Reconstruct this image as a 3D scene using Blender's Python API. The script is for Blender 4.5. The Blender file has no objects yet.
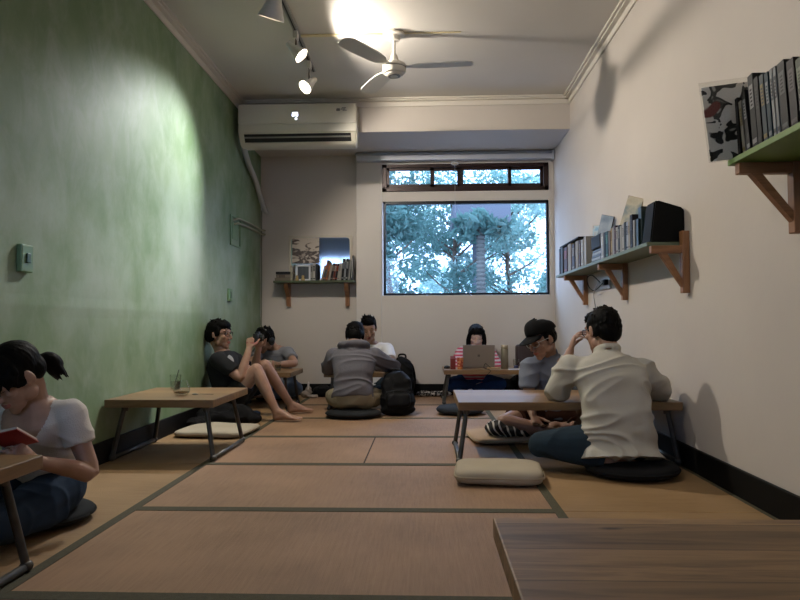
import bpy, bmesh, math, random
import numpy as np
from math import pi, sin, cos, radians, sqrt
from mathutils import Vector, Matrix, noise
V = Vector
sc = bpy.context.scene
col = sc.collection
random.seed(7)

# ------------------------------------------------------------------ materials
def srgb(h):
    h = h.lstrip('#')
    c = [int(h[i:i+2], 16)/255 for i in (0, 2, 4)]
    return tuple(x/12.92 if x <= .04045 else ((x+.055)/1.055)**2.4 for x in c) + (1,)
MC = {}
def mat(name, colr, rough=.6, metal=0, bump=0, bscale=40, var=0, vscale=6, coat=0, trans=0, emit=None, estr=0, stretch=(1, 1, 1), spec=.5, alpha=1, sheen=0):
    if name in MC: return MC[name]
    m = bpy.data.materials.new(name); m.use_nodes = True
    nt = m.node_tree; b = nt.nodes['Principled BSDF']
    c = srgb(colr) if isinstance(colr, str) else colr
    b.inputs['Base Color'].default_value = c
    b.inputs['Roughness'].default_value = rough
    b.inputs['Metallic'].default_value = metal
    b.inputs['Specular IOR Level'].default_value = spec
    b.inputs['Coat Weight'].default_value = coat
    b.inputs['Transmission Weight'].default_value = trans
    b.inputs['Sheen Weight'].default_value = sheen
    if emit:
        b.inputs['Emission Color'].default_value = srgb(emit); b.inputs['Emission Strength'].default_value = estr
    if bump or var:
        tc = nt.nodes.new('ShaderNodeTexCoord'); mp = nt.nodes.new('ShaderNodeMapping')
        mp.inputs['Scale'].default_value = stretch
        nt.links.new(tc.outputs['Object'], mp.inputs[0])
    if var:
        n = nt.nodes.new('ShaderNodeTexNoise'); n.inputs['Scale'].default_value = vscale; n.inputs['Detail'].default_value = 5
        nt.links.new(mp.outputs[0], n.inputs['Vector'])
        r = nt.nodes.new('ShaderNodeValToRGB')
        r.color_ramp.elements[0].position = .3; r.color_ramp.elements[1].position = .7
        r.color_ramp.elements[0].color = tuple(x*(1-var) for x in c[:3]) + (1,)
        r.color_ramp.elements[1].color = tuple(min(1, x*(1+var)) for x in c[:3]) + (1,)
        nt.links.new(n.outputs['Fac'], r.inputs[0]); nt.links.new(r.outputs[0], b.inputs['Base Color'])
    if bump:
        n2 = nt.nodes.new('ShaderNodeTexNoise'); n2.inputs['Scale'].default_value = bscale; n2.inputs['Detail'].default_value = 4
        nt.links.new(mp.outputs[0], n2.inputs['Vector'])
        bp = nt.nodes.new('ShaderNodeBump'); bp.inputs['Strength'].default_value = bump; bp.inputs['Distance'].default_value = .01
        nt.links.new(n2.outputs['Fac'], bp.inputs['Height']); nt.links.new(bp.outputs[0], b.inputs['Normal'])
    MC[name] = m
    return m

def nodes_mat(name):
    m = bpy.data.materials.new(name); m.use_nodes = True
    nt = m.node_tree; b = nt.nodes['Principled BSDF']
    def N(t, **k):
        n = nt.nodes.new(t)
        for a, v in k.items():
            if a in n.inputs: n.inputs[a].default_value = v
            else: setattr(n, a, v)
        return n
    L = nt.links.new
    return m, nt, b, N, L

def ramp(nt, stops):
    r = nt.nodes.new('ShaderNodeValToRGB'); e = r.color_ramp.elements
    while len(e) < len(stops): e.new(.5)
    for i, (p, c) in enumerate(stops):
        e[i].position = p; e[i].color = srgb(c) if isinstance(c, str) else (c, c, c, 1)
    return r

def green_wall():
    m, nt, b, N, L = nodes_mat('green_limewash')
    tc = N('ShaderNodeTexCoord'); mp = N('ShaderNodeMapping'); mp.inputs['Scale'].default_value = (1, 1, .75)
    L(tc.outputs['Object'], mp.inputs[0])
    n1 = N('ShaderNodeTexNoise', Scale=1.1, Detail=7, Roughness=.6); L(mp.outputs[0], n1.inputs['Vector'])
    r1 = ramp(nt, [(.32, '#647f58'), (.44, '#80957a'), (.55, '#97a796'), (.68, '#a6b0a5')])
    L(n1.outputs['Fac'], r1.inputs[0])
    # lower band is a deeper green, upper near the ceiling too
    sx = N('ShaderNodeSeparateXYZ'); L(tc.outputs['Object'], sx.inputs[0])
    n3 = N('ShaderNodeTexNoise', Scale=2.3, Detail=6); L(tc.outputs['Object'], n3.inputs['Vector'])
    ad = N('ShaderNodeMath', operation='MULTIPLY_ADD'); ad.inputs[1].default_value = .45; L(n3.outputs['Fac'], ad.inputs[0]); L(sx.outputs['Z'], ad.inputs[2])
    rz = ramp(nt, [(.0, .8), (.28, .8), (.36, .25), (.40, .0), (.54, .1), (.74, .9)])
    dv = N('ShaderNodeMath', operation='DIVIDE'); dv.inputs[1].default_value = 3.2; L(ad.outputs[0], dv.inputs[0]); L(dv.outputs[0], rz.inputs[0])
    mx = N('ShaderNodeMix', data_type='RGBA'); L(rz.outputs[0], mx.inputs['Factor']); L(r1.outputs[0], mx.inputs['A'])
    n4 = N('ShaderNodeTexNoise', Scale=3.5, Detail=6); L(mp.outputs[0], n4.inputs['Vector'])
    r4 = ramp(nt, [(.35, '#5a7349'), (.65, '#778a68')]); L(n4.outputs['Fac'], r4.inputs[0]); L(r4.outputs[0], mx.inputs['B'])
    # brush streaks and pale scuffs
    mp2 = N('ShaderNodeMapping'); mp2.inputs['Scale'].default_value = (1, 1.7, 1.0); L(tc.outputs['Object'], mp2.inputs[0])
    n2 = N('ShaderNodeTexNoise', Scale=3.2, Detail=9, Roughness=.72, Distortion=.5); L(mp2.outputs[0], n2.inputs['Vector'])
    r2 = ramp(nt, [(.45, .0), (.75, .45)]); L(n2.outputs['Fac'], r2.inputs[0])
    mx2 = N('ShaderNodeMix', data_type='RGBA'); L(r2.outputs[0], mx2.inputs['Factor']); L(mx.outputs['Result'], mx2.inputs['A']); mx2.inputs['B'].default_value = srgb('#9fa99e')
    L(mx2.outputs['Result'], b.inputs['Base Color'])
    b.inputs['Roughness'].default_value = .58; b.inputs['Specular IOR Level'].default_value = .3
    bp = N('ShaderNodeBump', Strength=.12, Distance=.01); L(n2.outputs['Fac'], bp.inputs['Height']); L(bp.outputs[0], b.inputs['Normal'])
    return m

def plaster(name, c, bump=.08, rough=.75):
    m, nt, b, N, L = nodes_mat(name)
    tc = N('ShaderNodeTexCoord')
    n = N('ShaderNodeTexNoise', Scale=1.2, Detail=6); L(tc.outputs['Object'], n.inputs['Vector'])
    cc = srgb(c)
    r = nt.nodes.new('ShaderNodeValToRGB'); r.color_ramp.elements[0].position = .35; r.color_ramp.elements[1].position = .7
    r.color_ramp.elements[0].color = tuple(x*.93 for x in cc[:3])+(1,); r.color_ramp.elements[1].color = cc
    L(n.outputs['Fac'], r.inputs[0]); L(r.outputs[0], b.inputs['Base Color'])
    n2 = N('ShaderNodeTexNoise', Scale=9, Detail=7); L(tc.outputs['Object'], n2.inputs['Vector'])
    bp = N('ShaderNodeBump', Strength=bump, Distance=.02); L(n2.outputs['Fac'], bp.inputs['Height']); L(bp.outputs[0], b.inputs['Normal'])
    b.inputs['Roughness'].default_value = rough
    return m

def tatami(name, c1, c2, axis):
    m, nt, b, N, L = nodes_mat(name)
    tc = N('ShaderNodeTexCoord'); mp = N('ShaderNodeMapping')
    mp.inputs['Scale'].default_value = (90, 5, 1) if axis == 'Y' else (5, 90, 1)
    L(tc.outputs['Object'], mp.inputs[0])
    n = N('ShaderNodeTexNoise', Scale=1.0, Detail=5, Roughness=.7); L(mp.outputs[0], n.inputs['Vector'])
    n0 = N('ShaderNodeTexNoise', Scale=1.7, Detail=4); L(tc.outputs['Object'], n0.inputs['Vector'])
    mm = N('ShaderNodeMix', data_type='FLOAT'); mm.inputs[0].default_value = .6; L(n.outputs['Fac'], mm.inputs[2]); L(n0.outputs['Fac'], mm.inputs[3])
    r = ramp(nt, [(.36, c1), (.62, c2)]); L(mm.outputs[0], r.inputs[0]); L(r.outputs[0], b.inputs['Base Color'])
    w = N('ShaderNodeTexWave', Scale=55.0, Distortion=.6, bands_direction='X' if axis == 'Y' else 'Y'); L(tc.outputs['Object'], w.inputs['Vector'])
    w2 = N('ShaderNodeTexWave', Scale=130.0, Distortion=.6, bands_direction='Y' if axis == 'Y' else 'X'); L(tc.outputs['Object'], w2.inputs['Vector'])
    a = N('ShaderNodeMath', operation='ADD'); L(w.outputs['Fac'], a.inputs[0]); L(w2.outputs['Fac'], a.inputs[1])
    bp = N('ShaderNodeBump', Strength=.35, Distance=.003); L(a.outputs[0], bp.inputs['Height']); L(bp.outputs[0], b.inputs['Normal'])
    b.inputs['Roughness'].default_value = .62; b.inputs['Specular IOR Level'].default_value = .35
    return m

def wood(name, cd, cl, axis='X', planks=None, rough=.42, scale=1.0):
    m, nt, b, N, L = nodes_mat(name)
    tc = N('ShaderNodeTexCoord'); mp = N('ShaderNodeMapping')
    s = {'X': (1.3, 14, 14), 'Y': (14, 1.3, 14), 'Z': (14, 14, 1.3)}[axis]
    mp.inputs['Scale'].default_value = tuple(q*scale for q in s); L(tc.outputs['Object'], mp.inputs[0])
    n = N('ShaderNodeTexNoise', Scale=1.4, Detail=8, Roughness=.62, Distortion=.6); L(mp.outputs[0], n.inputs['Vector'])
    r = ramp(nt, [(.28, cd), (.5, cl), (.72, cd)]); L(n.outputs['Fac'], r.inputs[0])
    out = r.outputs[0]
    if planks:
        sx = N('ShaderNodeSeparateXYZ'); L(tc.outputs['Object'], sx.inputs[0])
        d = N('ShaderNodeMath', operation='DIVIDE'); d.inputs[1].default_value = planks; L(sx.outputs['Y' if axis == 'X' else 'X'], d.inputs[0])
        fl = N('ShaderNodeMath', operation='FLOOR'); L(d.outputs[0], fl.inputs[0])
        wn = N('ShaderNodeTexWhiteNoise', noise_dimensions='1D'); L(fl.outputs[0], wn.inputs['W'])
        hs = N('ShaderNodeHueSaturation'); L(out, hs.inputs['Color'])
        mr = N('ShaderNodeMapRange'); mr.inputs['To Min'].default_value = .72; mr.inputs['To Max'].default_value = 1.25; L(wn.outputs['Value'], mr.inputs['Value']); L(mr.outputs[0], hs.inputs['Value'])
        fr = N('ShaderNodeMath', operation='FRACT'); L(d.outputs[0], fr.inputs[0])
        r3 = ramp(nt, [(.0, 0.0), (.012, 1.0), (.988, 1.0), (1.0, 0.0)]); L(fr.outputs[0], r3.inputs[0])
        mu = N('ShaderNodeMix', data_type='RGBA'); mu.inputs['A'].default_value = srgb('#2a1c12'); L(r3.outputs[0], mu.inputs['Factor']); L(hs.outputs[0], mu.inputs['B'])
        out = mu.outputs['Result']
    # knots
    vo = N('ShaderNodeTexVoronoi', Scale=2.2); mpk = N('ShaderNodeMapping'); mpk.inputs['Scale'].default_value = {'X': (.6, 1.6, 1.6), 'Y': (1.6, .6, 1.6), 'Z': (1.6, 1.6, .6)}[axis]
    L(tc.outputs['Object'], mpk.inputs[0]); L(mpk.outputs[0], vo.inputs['Vector'])
    rk = ramp(nt, [(.02, 1.0), (.045, 0.0)]); L(vo.outputs['Distance'], rk.inputs[0])
    mk = N('ShaderNodeMix', data_type='RGBA'); L(rk.outputs[0], mk.inputs['Factor']); L(out, mk.inputs['A']); mk.inputs['B'].default_value = srgb('#2b1a10')
    L(mk.outputs['Result'], b.inputs['Base Color'])
    b.inputs['Roughness'].default_value = rough
    bp = N('ShaderNodeBump', Strength=.12, Distance=.004); L(n.outputs['Fac'], bp.inputs['Height']); L(bp.outputs[0], b.inputs['Normal'])
    return m

def glass_mat(name, tint=(1, 1, 1, 1), amount=.12):
    m = bpy.data.materials.new(name); m.use_nodes = True; nt = m.node_tree
    for n in list(nt.nodes): nt.nodes.remove(n)
    o = nt.nodes.new('ShaderNodeOutputMaterial'); t = nt.nodes.new('ShaderNodeBsdfTransparent'); g = nt.nodes.new('ShaderNodeBsdfGlossy')
    t.inputs['Color'].default_value = tint; g.inputs['Roughness'].default_value = .02
    mx = nt.nodes.new('ShaderNodeMixShader'); lw = nt.nodes.new('ShaderNodeLayerWeight'); lw.inputs['Blend'].default_value = .5
    pw = nt.nodes.new('ShaderNodeMath'); pw.operation = 'POWER'; pw.inputs[1].default_value = 3.5; ma = nt.nodes.new('ShaderNodeMath'); ma.operation = 'MULTIPLY_ADD'; ma.inputs[1].default_value = min(.9, amount*3); ma.inputs[2].default_value = .035
    nt.links.new(lw.outputs['Facing'], pw.inputs[0]); nt.links.new(pw.outputs[0], ma.inputs[0]); nt.links.new(ma.outputs[0], mx.inputs[0]); nt.links.new(t.outputs[0], mx.inputs[1]); nt.links.new(g.outputs[0], mx.inputs[2]); nt.links.new(mx.outputs[0], o.inputs[0])
    return m

# ------------------------------------------------------------------ geometry helpers
def tag(o, label=None, cat=None, group=None, kind=None):
    if label: o['label'] = label
    if cat: o['category'] = cat
    if group: o['group'] = group
    if kind: o['kind'] = kind
    return o
def empty(name, loc=(0, 0, 0), rz=0):
    o = bpy.data.objects.new(name, None); col.objects.link(o); o.location = loc; o.rotation_euler = (0, 0, rz); o.empty_display_size = .05
    return o
def link(name, me, mats, parent=None, smooth=False, loc=None):
    o = bpy.data.objects.new(name, me); col.objects.link(o)
    if not isinstance(mats, (list, tuple)): mats = [mats]
    for m in mats: me.materials.append(m)
    if smooth:
        me.polygons.foreach_set('use_smooth', [True]*len(me.polygons))
    if parent: o.parent = parent
    if loc: o.location = loc
    return o
def obj(name, bm, mats, parent=None, smooth=False, loc=None, auto=None):
    me = bpy.data.meshes.new(name)
    bmesh.ops.recalc_face_normals(bm, faces=bm.faces)
    if auto:
        for e in bm.edges:
            if len(e.link_faces) == 2: e.smooth = e.calc_face_angle(0) < radians(auto)
        smooth = True
    bm.to_mesh(me); bm.free()
    return link(name, me, mats, parent, smooth, loc)
def BM(): return bmesh.new()
def box(bm, x0, x1, y0, y1, z0, z1, bev=0, M=None, mi=0, seg=2):
    vs = [bm.verts.new((x, y, z)) for x in (x0, x1) for y in (y0, y1) for z in (z0, z1)]
    fs = [bm.faces.new([vs[i] for i in q]) for q in ((0, 1, 3, 2), (4, 6, 7, 5), (0, 4, 5, 1), (2, 3, 7, 6), (0, 2, 6, 4), (1, 5, 7, 3))]
    for f in fs: f.material_index = mi
    res = vs
    if bev:
        es = list({e for f in fs for e in f.edges})
        r = bmesh.ops.bevel(bm, geom=es, offset=bev, segments=seg, profile=.5, affect='EDGES')
        for f in r['faces']: f.material_index = mi
        res = list({v for f in r['faces'] for v in f.verts} | {v for v in vs if v.is_valid})
        done = set(res)
        for v in list(res):
            for e in v.link_edges:
                for w in e.verts:
                    if w not in done: done.add(w); res.append(w)
    if M: bmesh.ops.transform(bm, matrix=M, verts=res)
    return res
def frame(f, u):
    f = V(f).normalized(); u = V(u)
    s = f.cross(u).normalized(); u = s.cross(f).normalized()
    return s, f, u      # right, forward, up
def mat_from(o, f, u):
    s, f, u = frame(f, u)
    return Matrix(((s.x, f.x, u.x, o[0]), (s.y, f.y, u.y, o[1]), (s.z, f.z, u.z, o[2]), (0, 0, 0, 1)))
def rings(bm, rr, cap=True, mi=0):
    fs = []
    for a, b in zip(rr[:-1], rr[1:]):
        n = len(a)
        for i in range(n):
            fs.append(bm.faces.new((a[i], a[(i+1) % n], b[(i+1) % n], b[i])))
    if cap:
        fs.append(bm.faces.new(rr[0][::-1])); fs.append(bm.faces.new(rr[-1]))
    for f in fs: f.material_index = mi
    return fs
def cr(P, k):
    """Catmull-Rom through tuples of numbers, k steps per span"""
    P = [np.array(p, float) for p in P]; out = []
    for i in range(len(P)-1):
        p0 = P[i-1] if i else 2*P[0]-P[1]; p1 = P[i]; p2 = P[i+1]; p3 = P[i+2] if i+2 < len(P) else 2*P[-1]-P[-2]
        for j in range(k):
            t = j/k
            out.append(.5*((2*p1)+(-p0+p2)*t+(2*p0-5*p1+4*p2-p3)*t*t+(-p0+3*p1-3*p2+p3)*t**3))
    out.append(P[-1]); return out
def tube(bm, pts, rad, up=(0, 0, 1), n=14, rnd=True, k=1, mi=0):
    """pts: points, rad: r or (r_side, r_up) at each; rounded ends"""
    if not isinstance(rad, (list, tuple)) or (len(rad) != len(pts)): rad = [rad]*len(pts)
    R = [(r, r) if not isinstance(r, (list, tuple)) else r for r in rad]
    D = [tuple(p)+tuple(r) for p, r in zip(pts, R)]
    if k > 1 and len(D) > 2: D = cr(D, k)
    P = [V(d[:3]) for d in D]; R = [(max(d[3], .0005), max(d[4], .0005)) for d in D]
    T = [((P[min(i+1, len(P)-1)]-P[max(i-1, 0)])).normalized() for i in range(len(P))]
    up = V(up); rr = []
    if abs(up.normalized().dot(T[0])) > .95: up = V((0, 1, 0)) if abs(T[0].y) < .9 else V((1, 0, 0))
    def ring(c, t, ra, rb):
        nonlocal up
        s = t.cross(up).normalized(); u = s.cross(t).normalized(); up = u
        return [bm.verts.new(c+s*(ra*cos(2*pi*i/n))+u*(rb*sin(2*pi*i/n))) for i in range(n)]
    if rnd:
        for a in (80, 55, 28):
            a = radians(a); m = min(R[0]); rr.append(ring(P[0]-T[0]*(m*sin(a)), T[0], R[0][0]*cos(a), R[0][1]*cos(a)))
    for p, t, r in zip(P, T, R): rr.append(ring(p, t, *r))
    if rnd:
        for a in (28, 55, 80):
            a = radians(a); m = min(R[-1]); rr.append(ring(P[-1]+T[-1]*(m*sin(a)), T[-1], R[-1][0]*cos(a), R[-1][1]*cos(a)))
    return rings(bm, rr, mi=mi)
def ell(bm, c, r, M=None, rot=None, seg=20, rg=12, mi=0):
    m = Matrix.Translation(V(c))
    if rot is not None: m = m @ rot
    m = m @ Matrix.Diagonal((r[0], r[1], r[2], 1))
    if M is not None: m = M @ m
    g = bmesh.ops.create_uvsphere(bm, u_segments=seg, v_segments=rg, radius=1, matrix=m)
    for v in g['verts']:
        for f in v.link_faces: f.material_index = mi
    return g['verts']
def lathe(bm, prof, c=(0, 0, 0), n=24, M=None, mi=0, cap=True):
    rr = []
    for r, z in prof:
        rr.append([bm.verts.new(V((c[0]+r*cos(2*pi*i/n), c[1]+r*sin(2*pi*i/n), c[2]+z))) for i in range(n)])
    fs = rings(bm, rr, cap, mi)
    if M is not None: bmesh.ops.transform(bm, matrix=M, verts=[v for q in rr for v in q])
    return fs
def prism(bm, poly, t0, t1, plane='YZ', mi=0):
    def P(a, b, t): return {'YZ': (t, a, b), 'XZ': (a, t, b), 'XY': (a, b, t)}[plane]
    A = [bm.verts.new(P(a, b, t0)) for a, b in poly]; B = [bm.verts.new(P(a, b, t1)) for a, b in poly]
    return rings(bm, [A, B], mi=mi)
# ------------------------------------------------------------------ remeshed organic forms
def bake(bm, voxel):
    me = bpy.data.meshes.new('tmp'); bmesh.ops.recalc_face_normals(bm, faces=bm.faces); bm.to_mesh(me); bm.free()
    o = bpy.data.objects.new('tmp', me); col.objects.link(o)
    md = o.modifiers.new('r', 'REMESH'); md.mode = 'VOXEL'; md.voxel_size = voxel; md.use_smooth_shade = True
    dg = bpy.context.evaluated_depsgraph_get(); dg.update()
    m2 = bpy.data.meshes.new_from_object(o.evaluated_get(dg), depsgraph=dg)
    bpy.data.objects.remove(o); bpy.data.meshes.remove(me)
    return m2
def getco(me):
    a = np.empty(len(me.vertices)*3, np.float32); me.vertices.foreach_get('co', a); return a.reshape(-1, 3).astype(np.float64)
def setco(me, a): me.vertices.foreach_set('co', a.astype(np.float32).ravel()); me.update()
def getno(me):
    a = np.empty(len(me.vertices)*3, np.float32); me.vertices.foreach_get('normal', a); return a.reshape(-1, 3).astype(np.float64)
def smooth(me, it, lam=.5, w=None):
    e = np.empty(len(me.edges)*2, np.int32); me.edges.foreach_get('vertices', e); e = e.reshape(-1, 2)
    co = getco(me); n = len(co); cnt = np.bincount(e.ravel(), minlength=n)[:, None].clip(1)
    for _ in range(it):
        acc = np.zeros_like(co)
        for ax in range(3):
            acc[:, ax] = np.bincount(e[:, 0], co[e[:, 1], ax], n)+np.bincount(e[:, 1], co[e[:, 0], ax], n)
        d = (acc/cnt-co)*lam
        if w is not None: d *= w[:, None]
        co += d
    setco(me, co)
def displace(me, fn):
    co = getco(me); no = getno(me); d = np.array([fn(V(c)) for c in co])
    setco(me, co+no*d[:, None])
def folds(freq=9, amp=.005, direc=(0, 0, 1), ratio=3.0, seed=0, pts=()):
    """ridged cloth creases running across `direc`; stronger round pts [(point, radius, extra)]"""
    d = V(direc).normalized(); off = V((seed*3.7, seed*1.3, seed*2.1))
    def fn(c):
        al = c.dot(d); q = (c-d*al)*(freq/ratio)+d*al*freq+off
        w = noise.noise(q*.6)*1.2
        r = 1.25*max(0, 1-abs(noise.noise(q+V((w, w, w))))*1.9)**2.2
        a = amp
        for p, rad, ex in pts:
            a += ex*math.exp(-((c-p).length/rad)**2)
        return a*(r-.5)+amp*.7*noise.noise(c*5+off)
    return fn

# ------------------------------------------------------------------ people
def unit(v): return V(v).normalized()
def ik(a, b, l1, l2, pole):
    a, b, pole = V(a), V(b), V(pole); d = b-a; L = min(d.length, (l1+l2)*.999); d.normalize()
    x = (l1*l1-l2*l2+L*L)/(2*L); h = sqrt(max(l1*l1-x*x, 0))
    p = pole-d*pole.dot(d); p.normalize()
    return a+d*x+p*h
def hand(bm, W, d, n, right, curl=(.5, .5, .5, .5), thumb=.4, s=1.0):
    """W wrist, d towards fingers, n out of the palm; five separate fingers"""
    W = V(W); d = unit(d); n = V(n); n = (n-d*n.dot(d)).normalized(); a = d.cross(n)
    if not right: a = -a                       # a points to the little finger side
    tube(bm, [W-d*.02*s, W+d*.03*s, W+d*.06*s, W+d*.085*s], [(.024*s, .018*s), (.032*s, .0155*s), (.038*s, .0145*s), (.037*s, .011*s)], up=n, n=12)
    for i, (o, l, r) in enumerate(((-.029, .070, .0085), (-.010, .079, .009), (.010, .074, .0086), (.028, .058, .0076))):
        p = W+d*(.080-.006*abs(i-1.3))*s+a*o*s; ang = 0; pts = [p-d*.015*s]; rr = [r*s]; sp = a*(o*1.2)
        for k, f in enumerate((.45, .31, .24)):
            pts.append(p.copy()); rr.append(r*s*(1-.08*k)); ang += curl[i]*(1.0, 1.15, .8)[k]
            p = p+(d*cos(ang)+n*sin(ang)+sp*cos(ang)*.5).normalized()*(l*f*s)
        pts.append(p); rr.append(r*s*.78); tube(bm, pts, rr, up=n, n=8)
    t0 = W+d*.022*s-a*.022*s; dr = (d*.62-a*.75+n*thumb).normalized(); t1 = t0+dr*.040*s
    dr2 = (d*.85-a*.25+n*thumb*1.3).normalized(); t2 = t1+dr2*.030*s; t3 = t2+(dr2+n*thumb*.6).normalized()*.022*s
    tube(bm, [t0, t1, t2, t3], [.014*s, .0115*s, .0095*s, .0075*s], up=n, n=8)
def foot(bm, A, T, up=(0, 0, 1), s=1.0):
    """A ankle, T toe tip"""
    A, T = V(A), V(T); d = T-A; h = V((d.x, d.y, 0)).normalized() if abs(d.z) < .6*d.length else d.normalized()
    sd = h.cross(V(up)).normalized(); u = sd.cross(h).normalized(); b = T.copy(); L = .2*s
    heel = T-h*(.235*s)
    tube(bm, [A, A*.5+(heel+u*.03)*.5+h*.02, heel+h*.03+u*.022], [.034*s, .036*s, .028*s], n=12)
    tube(bm, [heel+h*.03+u*.024, heel+h*.10*s+u*.034, T-h*.075*s+u*.02, T-h*.035*s+u*.013], [(.030, .026), (.034, .034), (.044, .022), (.044, .014)], up=u, n=14)
    tube(bm, [A, heel+h*.12*s+u*.035], [.034*s, .03*s], n=12)
    for i, (o, l, r) in enumerate(((-.032, .0, .013), (-.014, .004, .0095), (.002, -.002, .009), (.017, -.010, .0085), (.031, -.018, .008))):
        tube(bm, [T-h*.045*s+sd*o*s+u*.013, T-h*.015*s+sd*o*1.1*s+u*.013+h*l, T+h*(l-.004)+sd*o*1.1*s+u*.009], [r*s, r*s, r*.9*s], n=8)

def head_geo(bm, M, fem=False, jaw=1.0):
    sc_ = 1.0
    def E(c, r, rot=None): ell(bm, c, r, M=M, rot=rot)
    E((0, -.018, .035), (.076, .094, .086)); E((0, .022, .03), (.068, .066, .07))
    E((0, .03, -.03), (.061*jaw, .060, .068)); E((0, .052, -.075), (.042*jaw, .036, .034)); E((0, .070, -.098), (.024*jaw, .020, .018))
    for s in (-1, 1):
        E((s*.045*jaw, .008, -.062), (.020, .034, .030)); E((s*.038, .060, -.018), (.024, .024, .020))
        E((s*.031, .073, .036), (.024, .014, .008))                        # brow
        E((s*.031, .072, .014), (.0155, .0125, .0115))                      # lids over the eyeball
        E((s*.079, -.008, .0), (.009, .019, .031), Matrix.Rotation(radians(-12), 4, 'X')@Matrix.Rotation(radians(s*18), 4, 'Z'))
        E((s*.074, .002, -.018), (.008, .010, .014))
        E((s*.012, .097, -.032), (.0085, .010, .0075))                      # nostril wings
    P = lambda *c: M @ V(c)
    tube(bm, [P(0, .082, .028), P(0, .095, .004), P(0, .110, -.024)], [.0075, .0085, .0105], n=10)
    E((0, .107, -.029), (.0105, .0105, .009))
    E((0, .086, -.055), (.022, .014, .0085)); E((0, .086, -.066), (.019, .013, .0085))
def face_slots(me, M, lipm=1, skip=False):
    """lips get their own slot"""
    Mi = M.inverted()
    for p in me.polygons:
        c = Mi @ p.center
        if c.y > .082 and abs(c.x) < .024 and -.074 < c.z < -.049 and (abs(c.x)/.024)**2+((c.z+.0605)/.0115)**2 < 1: p.material_index = lipm

def eyes(root, M, mode, pre=''):
    """mode open / down"""
    for s in (-1, 1):
        b = BM()
        pts = [M@V((s*.031+q*.017*1.0, .086-abs(q)*.007, .0415+.004*(1-q*q)-(.003 if s*q > 0 else 0))) for q in (-1, -.5, 0, .5, 1)]
        tube(b, pts, [.0014, .0026, .003, .0026, .0014], n=6, k=3); obj('eyebrow', b, MC['brow'], root, True)
        b = BM()
        z = .013 if mode == 'open' else .004
        pts = [M@V((s*.031+q*.0145, .0855-abs(q)**2*.007, z+(.006 if mode == 'open' else 0)*(1-q*q)-(.0 if mode == 'open' else .003)*(1-q*q))) for q in (-1, -.5, 0, .5, 1)]
        tube(b, pts, [.0009, .0014, .0016, .0014, .0009], n=6, k=3); obj('eyelashes', b, MC['brow'], root, True)
        if mode == 'open':
            b = BM(); ell(b, (s*.031, .0748, .0125), (.0118, .0118, .0078), M=M, mi=0); ell(b, (s*.031, .0825, .0125), (.0052, .0050, .0056), M=M, mi=1)
            obj('eye', b, [MC['eyewhite'], MC['iris']], root, True)
def glasses(root, M, m, rim=.0019, w=.030, h=.019, square=.5):
    b = BM()
    for s in (-1, 1):
        pts = []
        for i in range(25):
            a = 2*pi*i/24; ca, sa = cos(a), sin(a); e = 1-.35*square
            x = w*abs(ca)**e*(1 if ca > 0 else -1); z = h*abs(sa)**e*(1 if sa > 0 else -1)
            pts.append(M@V((s*.034+x, .099-.012*(abs(s*.034+x)/.06)**2, .010+z)))
        tube(b, pts, rim, n=6, rnd=False)
        tube(b, [M@V((s*.063, .088, .018)), M@V((s*.078, .05, .016)), M@V((s*.083, -.005, .010)), M@V((s*.080, -.028, -.008))], rim*.95, n=6, k=3)
    tube(b, [M@V((-.007, .1, .016)), M@V((0, .104, .018)), M@V((.007, .1, .016))], rim, n=6)
    g = obj('glasses', b, m, root, True)
    b = BM()
    for s in (-1, 1):
        vs = [b.verts.new(M@V((s*.034+w*.95*cos(2*pi*i/20), .099-.012*(abs(s*.034+w*cos(2*pi*i/20))/.06)**2, .010+h*.95*sin(2*pi*i/20)))) for i in range(20)]
        b.faces.new(vs)
    obj('lens', b, MC['lens'], g)
def tufts(bm, M, n, seed, zone, length=.03, r=.007, grav=-.4, out=.6, dirn=None):
    rnd = random.Random(seed)
    for i in range(n):
        th = rnd.uniform(*zone[0]); ph = rnd.uniform(*zone[1])      # th round from the face (0 = face, +left), ph up from level
        c = V((sin(th)*cos(ph), cos(th)*cos(ph), sin(ph)))
        p = V((c.x*.083, c.y*.101-.018, c.z*.096+.035))
        tdir = V((c.x*out, c.y*out, c.z*out*.5+grav)) if dirn is None else V(dirn)*1.0+c*out
        tdir += V((rnd.uniform(-.3, .3), rnd.uniform(-.3, .3), rnd.uniform(-.2, .2))); tdir.normalize()
        L = length*rnd.uniform(.6, 1.25); q = p+tdir*L*.5+c*.004; e = p+tdir*L
        tube(bm, [M@(p-c*.006), M@q, M@e], [r, r*.75, r*.25], n=7)
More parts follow.
